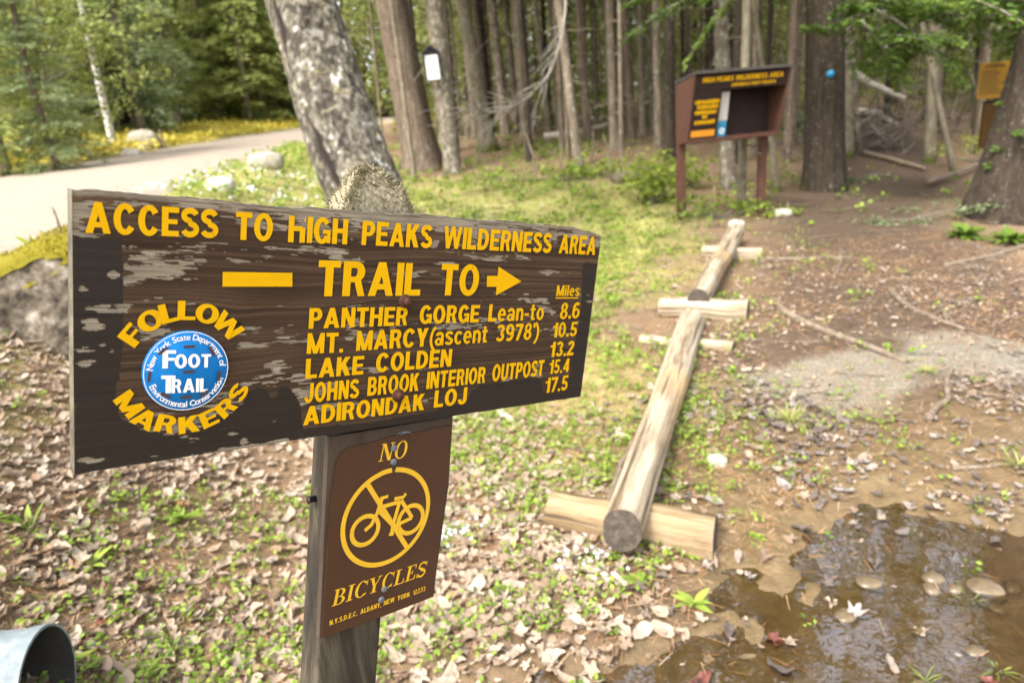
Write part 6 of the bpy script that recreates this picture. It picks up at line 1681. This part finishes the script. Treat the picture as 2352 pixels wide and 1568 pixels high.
# ================================================================== litter on the ground
def leaf_shape(seed, lobed=True):
    r = np.random.default_rng(seed)
    if lobed:
        key = [(-90, .10), (-62, .30), (-30, .36 * r.uniform(.7, 1.15)), (-8, .24), (12, .30), (32, .50 * r.uniform(.75, 1.1)), (50, .30), (62, .24), (74, .36), (90, .56 * r.uniform(.85, 1.1)), (106, .36), (118, .24), (130, .30), (148, .50 * r.uniform(.75, 1.1)), (168, .30), (188, .24), (210, .36 * r.uniform(.7, 1.15)), (242, .30)]
        a = np.radians([k for k, _ in key]); R = np.array([v for _, v in key]) * r.uniform(.88, 1.1, len(key))
        x, y = R * np.cos(a) * r.uniform(.8, 1.0), R * np.sin(a)
    else:
        a = np.linspace(0, 2 * np.pi, 18, endpoint=False)
        R = .40 * (1 + r.normal(0, .05, 18)); y = R * np.cos(a) * 1.35; x = R * np.sin(a) * .72 * (1 - .25 * np.cos(a))
    n = len(x)
    fold, c1, c2, ph = r.uniform(-.2, .75), r.uniform(-.3, .9), r.uniform(-.5, .5), r.uniform(0, 6)
    f = lambda x, y: fold * np.abs(x) * .8 + c1 * y * y + c2 * x * y + .05 * np.sin(x * 11 + ph) + .05 * np.sin(y * 10 + ph * 2)
    z = f(x, y) + r.normal(0, .025, n)
    xi, yi = x * .5, y * .5
    V = np.vstack([np.stack([x, y, z], 1), np.stack([xi, yi, f(xi, yi)], 1), [[0, 0, f(0, 0)]]])
    k = np.arange(n); k2 = (k + 1) % n
    F = np.vstack([np.stack([k, k2, n + k], 1), np.stack([k2, n + k2, n + k], 1), np.stack([n + k, n + k2, np.full(n, 2 * n)], 1)])
    return V, F
SH = [leaf_shape(k, k % 5 < 3) for k in range(20)]
def scatter_leaves(acc, P, size, tint, r, tilt=.35):
    n = len(P); sh = r.integers(0, len(SH), n)
    for s in range(len(SH)):
        ix = np.where(sh == s)[0]
        if not len(ix): continue
        V, F = SH[s]; m = len(ix)
        a = r.uniform(0, 6.28, m); nrm = np.stack([r.normal(0, tilt, m), r.normal(0, tilt, m), np.ones(m)], 1); nrm /= np.linalg.norm(nrm, axis=1)[:, None]
        u = np.stack([np.cos(a), np.sin(a), np.zeros(m)], 1); u -= (u * nrm).sum(1)[:, None] * nrm; u /= np.linalg.norm(u, axis=1)[:, None]; v = np.cross(nrm, u)
        sz = size[ix][:, None, None]
        W = P[ix][:, None, :] + sz * (V[None, :, 0, None] * u[:, None, :] + V[None, :, 1, None] * v[:, None, :] + V[None, :, 2, None] * nrm[:, None, :])
        F_ = (F[None] + (np.arange(m) * len(V))[:, None, None]).reshape(-1, 3)
        acc.add(W.reshape(-1, 3), F_, np.repeat(tint[ix], len(V)))
rl = np.random.default_rng(2024)
def leaf_density(x, y):
    left = 1.0 * (1 - sstep(.0, .8, x + .25 * (y - 2))) * (1 - sstep(4.0, 6.0, y)) * sstep(.2, .7, x - road_near(y))
    left = left * (.35 + .9 * sstep(.35, .6, fbm(x * 1.7, y * 1.7, 301, 3)))
    mid = .26 + 0 * x
    right = (1 - .45 * trail_m(x, y) * sstep(3.0, 4.0, y)) * 1.0 * sstep(.75, 1.25, x - .05 * y) * sstep(.40, .58, fbm(x * 1.6, y * 1.6, 305, 3)) * (1 - sstep(5, 9, y))
    d = np.maximum(np.maximum(left, right), mid * sstep(.38, .55, fbm(x * 2.2, y * 2.2, 309, 3)) * (1 - .7 * sstep(5.0, 7, y)))
    d = d * (1 - .90 * sstep(.35, .8, puddle_depth(x, y)))
    d = d * (1 - .75 * (1 - sstep(.3, .62, np.hypot((x - 2.05) / 1.1, (y - 3.55) / .8))))
    return d * ((x > road_near(y) + .1))
def sample(n, x0, x1, y0, y1, dens):
    x = rl.uniform(x0, x1, n); y = rl.uniform(y0, y1, n); k = rl.random(n) < dens(x, y); return x[k], y[k]
acc = Acc()
for (n, x0, x1, y0, y1, smin, smax, smp) in ((26000, -2.6, 2.8, .7, 3.4, .014, .078, 0), (19000, -3.2, 4.8, 3.4, 7.0, .02, .075, 0), (9000, -4.5, 8, 7.0, 15.0, .04, .085, 0)):
    x, y = sample(n, x0, x1, y0, y1, leaf_density)
    m = len(x); sz = (smin + (smax - smin) * rl.random(m) ** 1.4) * (1 - .35 * sstep(.8, 1.4, x - .05 * y))
    wetl = np.clip(1 - np.hypot(np.clip(.9 - x, 0, None), np.clip(y - 3.0 - .2 * x, 0, None)) * 1.5, 0, 1)
    ti = np.clip(np.where(rl.random(m) < np.maximum(wetl * .85, .6 * sstep(1.2, 2.2, x - .1 * y)), rl.uniform(.62, 1, m), rl.uniform(0, .62, m)), 0, 1)  # dark tints for wet leaves; towards the right they also paint canopy shade
    z = np.maximum(terrain(x, y), np.where(puddle_depth(x, y) > .3, WATER_Z - .01, -9)) + .006 + rl.random(m) * .013
    scatter_leaves(acc, np.stack([x, y, z], 1), sz, ti, rl, .27)
tag(acc.build('leaf_litter', MAT['dead_leaf'], smooth=True), 'dry tan and grey fallen leaves covering the ground', 'leaf litter', kind='stuff')
# a few red brown sodden leaves
for px, py, s, lab in ((1778, 1452, .085, 'large sodden red brown leaf floating in the puddle'), (1612, 1545, .075, 'dark red leaf in the water at the bottom edge'), (2268, 1545, .06, 'maroon leaf at the lower right of the puddle'), (230, 1425, .055, 'small rust red leaf left of the post')):
    p = at(px, py); p[2] = max(float(terrain(p[0], p[1])) + .008, WATER_Z + .003 if px > 500 else -9); acc = Acc()
    scatter_leaves(acc, np.zeros((1, 3)), np.array([s]), np.array([.4]), np.random.default_rng(int(px)), .08)
    tag(acc.build('wet_leaf', MAT['red_leaf'], None, local=True), lab, 'leaf').location = Vector(p)
# needles
acc = Acc()
def needles(n, x0, x1, y0, y1, L):
    x, y = sample(n, x0, x1, y0, y1, lambda x, y: (1 - .9 * sstep(.2, .6, puddle_depth(x, y))) * (x > road_near(y) + .2) * (.3 + .7 * sstep(.4, .6, fbm(x * 1.5, y * 1.5, 401, 3))))
    m = len(x); a = rl.uniform(0, 6.28, m); l = L * rl.uniform(.5, 1.3, m); w = .0011 * L / .05
    z = terrain(x, y) + .004 + rl.random(m) * .01
    d = np.stack([np.cos(a), np.sin(a), rl.normal(0, .18, m)], 1) * l[:, None]; s = np.stack([-np.sin(a), np.cos(a), 0 * a], 1) * w
    P = np.stack([x, y, z], 1)
    acc.add(np.stack([P - s, P + s, P + d + s * .5, P + d - s * .5], 1).reshape(-1, 3), np.arange(m * 4).reshape(-1, 4), np.repeat(rl.random(m), 4))
needles(42000, -2.2, 2.6, .7, 3.6, .05); needles(30000, -3, 5, 3.6, 7.5, .075)
tag(acc.build('needle_litter', MAT['needle']), 'orange brown fallen needles strewn over the soil', 'needle litter', kind='stuff')
# little twigs
acc = Acc()
x, y = sample(420, -2.5, 7, .8, 11, lambda x, y: (puddle_depth(x, y) < .2) * (x > road_near(y) + .2) * 1.0)
for k in range(len(x)):
    a = rl.uniform(0, 6.28); L = rl.uniform(.06, .35) * (1 + .06 * y[k]); p = np.array([x[k], y[k], float(terrain(x[k], y[k])) + .012]); d = np.array([math.cos(a), math.sin(a), rl.normal(0, .05)])
    add_tube(acc, [p, p + d * L * .5 + rl.normal(0, .012, 3), p + d * L], np.array([.004, .0032, .002]) * (1 + .08 * y[k]), 5, rl.random())
tag(acc.build('twig_litter', MAT['stick']), 'small brown twigs scattered on the forest floor', 'twig litter', kind='stuff')
# ground plants: small round leaved cover and grass
def green_density(x, y):
    ln = lawn_m(x, y)
    n_ = sstep(.45, .62, fbm(x * 2.3, y * 2.3, 501, 3))
    base = .45 * sstep(.42, .58, fbm(x * 1.8, y * 1.8, 505, 3)) + .55 * sstep(.55, .64, fbm(x * .8 + 3, y * .8, 507, 3))
    return np.clip(.75 * ln * n_ + base * (1 - .75 * trail_m(x, y)) * (1 - .6 * sstep(.8, 1.3, x - .1 * y)), 0, 1) * (1 - .95 * sstep(.1, .4, puddle_depth(x, y))) * (x > road_near(y) + .05)
acc = Acc()
for (n, x0, x1, y0, y1, s) in ((11000, -2.6, 2.4, .7, 3.6, .0125), (5000, -3.6, 3.5, 3.6, 8, .022), (4200, -6, 7, 8, 18, .045)):
    x, y = sample(n, x0, x1, y0, y1, green_density); m = len(x)
    P0 = np.stack([x, y, terrain(x, y)], 1)
    for q in range(7):
        P = P0 + np.stack([rl.normal(0, s * 1.1, m), rl.normal(0, s * 1.1, m), .008 + rl.random(m) * s * 2.6], 1)
        leaves(acc, P, s * 1.5, rl, .6, .22, .7, 1.6)
tag(acc.build('ground_cover', MAT['green']), 'small round leaved green plants dotted over the ground', 'ground cover', kind='stuff')
acc = Acc()
def grassfield(n, x0, x1, y0, y1, L, w):
    x, y = sample(n, x0, x1, y0, y1, lambda x, y: np.clip(green_density(x, y) * .9 + .9 * lawn_m(x, y) * sstep(.42, .6, fbm(x * 3, y * 3, 601, 3)), 0, 1) * (1 - .95 * sstep(.1, .4, puddle_depth(x, y))))
    m = len(x); a = rl.uniform(0, 6.28, m); P = np.stack([x, y, terrain(x, y)], 1); l = L * rl.uniform(.5, 1.3, m)
    d = np.stack([np.cos(a) * .5, np.sin(a) * .5, np.ones(m)], 1); d /= np.linalg.norm(d, axis=1)[:, None]; s = np.stack([-np.sin(a), np.cos(a), 0 * a], 1) * w
    h = np.stack([np.cos(a), np.sin(a), -.5 + 0 * a], 1)
    mid = P + d * (l * .55)[:, None]; tip = mid + (d * .3 + h * .35) * l[:, None] * .7
    V = np.stack([P - s, P + s, mid + s * .7, mid - s * .7, tip], 1).reshape(-1, 3); k = np.arange(m)[:, None] * 5; base = acc.n
    acc.V.append(V); acc.n += len(V); acc.T.append(np.repeat(np.clip(.5 + rl.normal(0, .25, m), 0, 1), 5)); acc.F4.append(k + np.array([0, 1, 2, 3]) + base); acc.F3.append(k + np.array([3, 2, 4]) + base)
grassfield(8000, -2.4, 2.4, .7, 4, .05, .0016); grassfield(22000, -4.5, 3.5, 4, 9, .07, .0035); grassfield(20000, -10, 4, 9, 20, .11, .008)
tag(acc.build('grass', MAT['grass']), 'short yellow green grass between moss and leaves', 'grass', kind='stuff')
# yellow verge plants beyond the road
acc = Acc(); n = 9000
w = rl.uniform(.2, 4.5, n); y = rl.uniform(6, 45, n); x = road_near(y) - ROAD_W - w
leaves(acc, np.stack([x, y, terrain(x, y) + .02 + rl.random(n) * .25], 1), .22, rl, np.clip(.8 + rl.normal(0, .2, n), 0, 1), .1, .6, 1.2)
MAT['verge'] = leafmat('yellow verge plants', [(0, (.22, .27, .03)), (.5, (.46, .42, .05)), (1, (.68, .54, .10))], .35)
tag(acc.build('ground_cover', MAT['verge']), 'yellow green low plants along the far road verge', 'ground cover', kind='stuff')
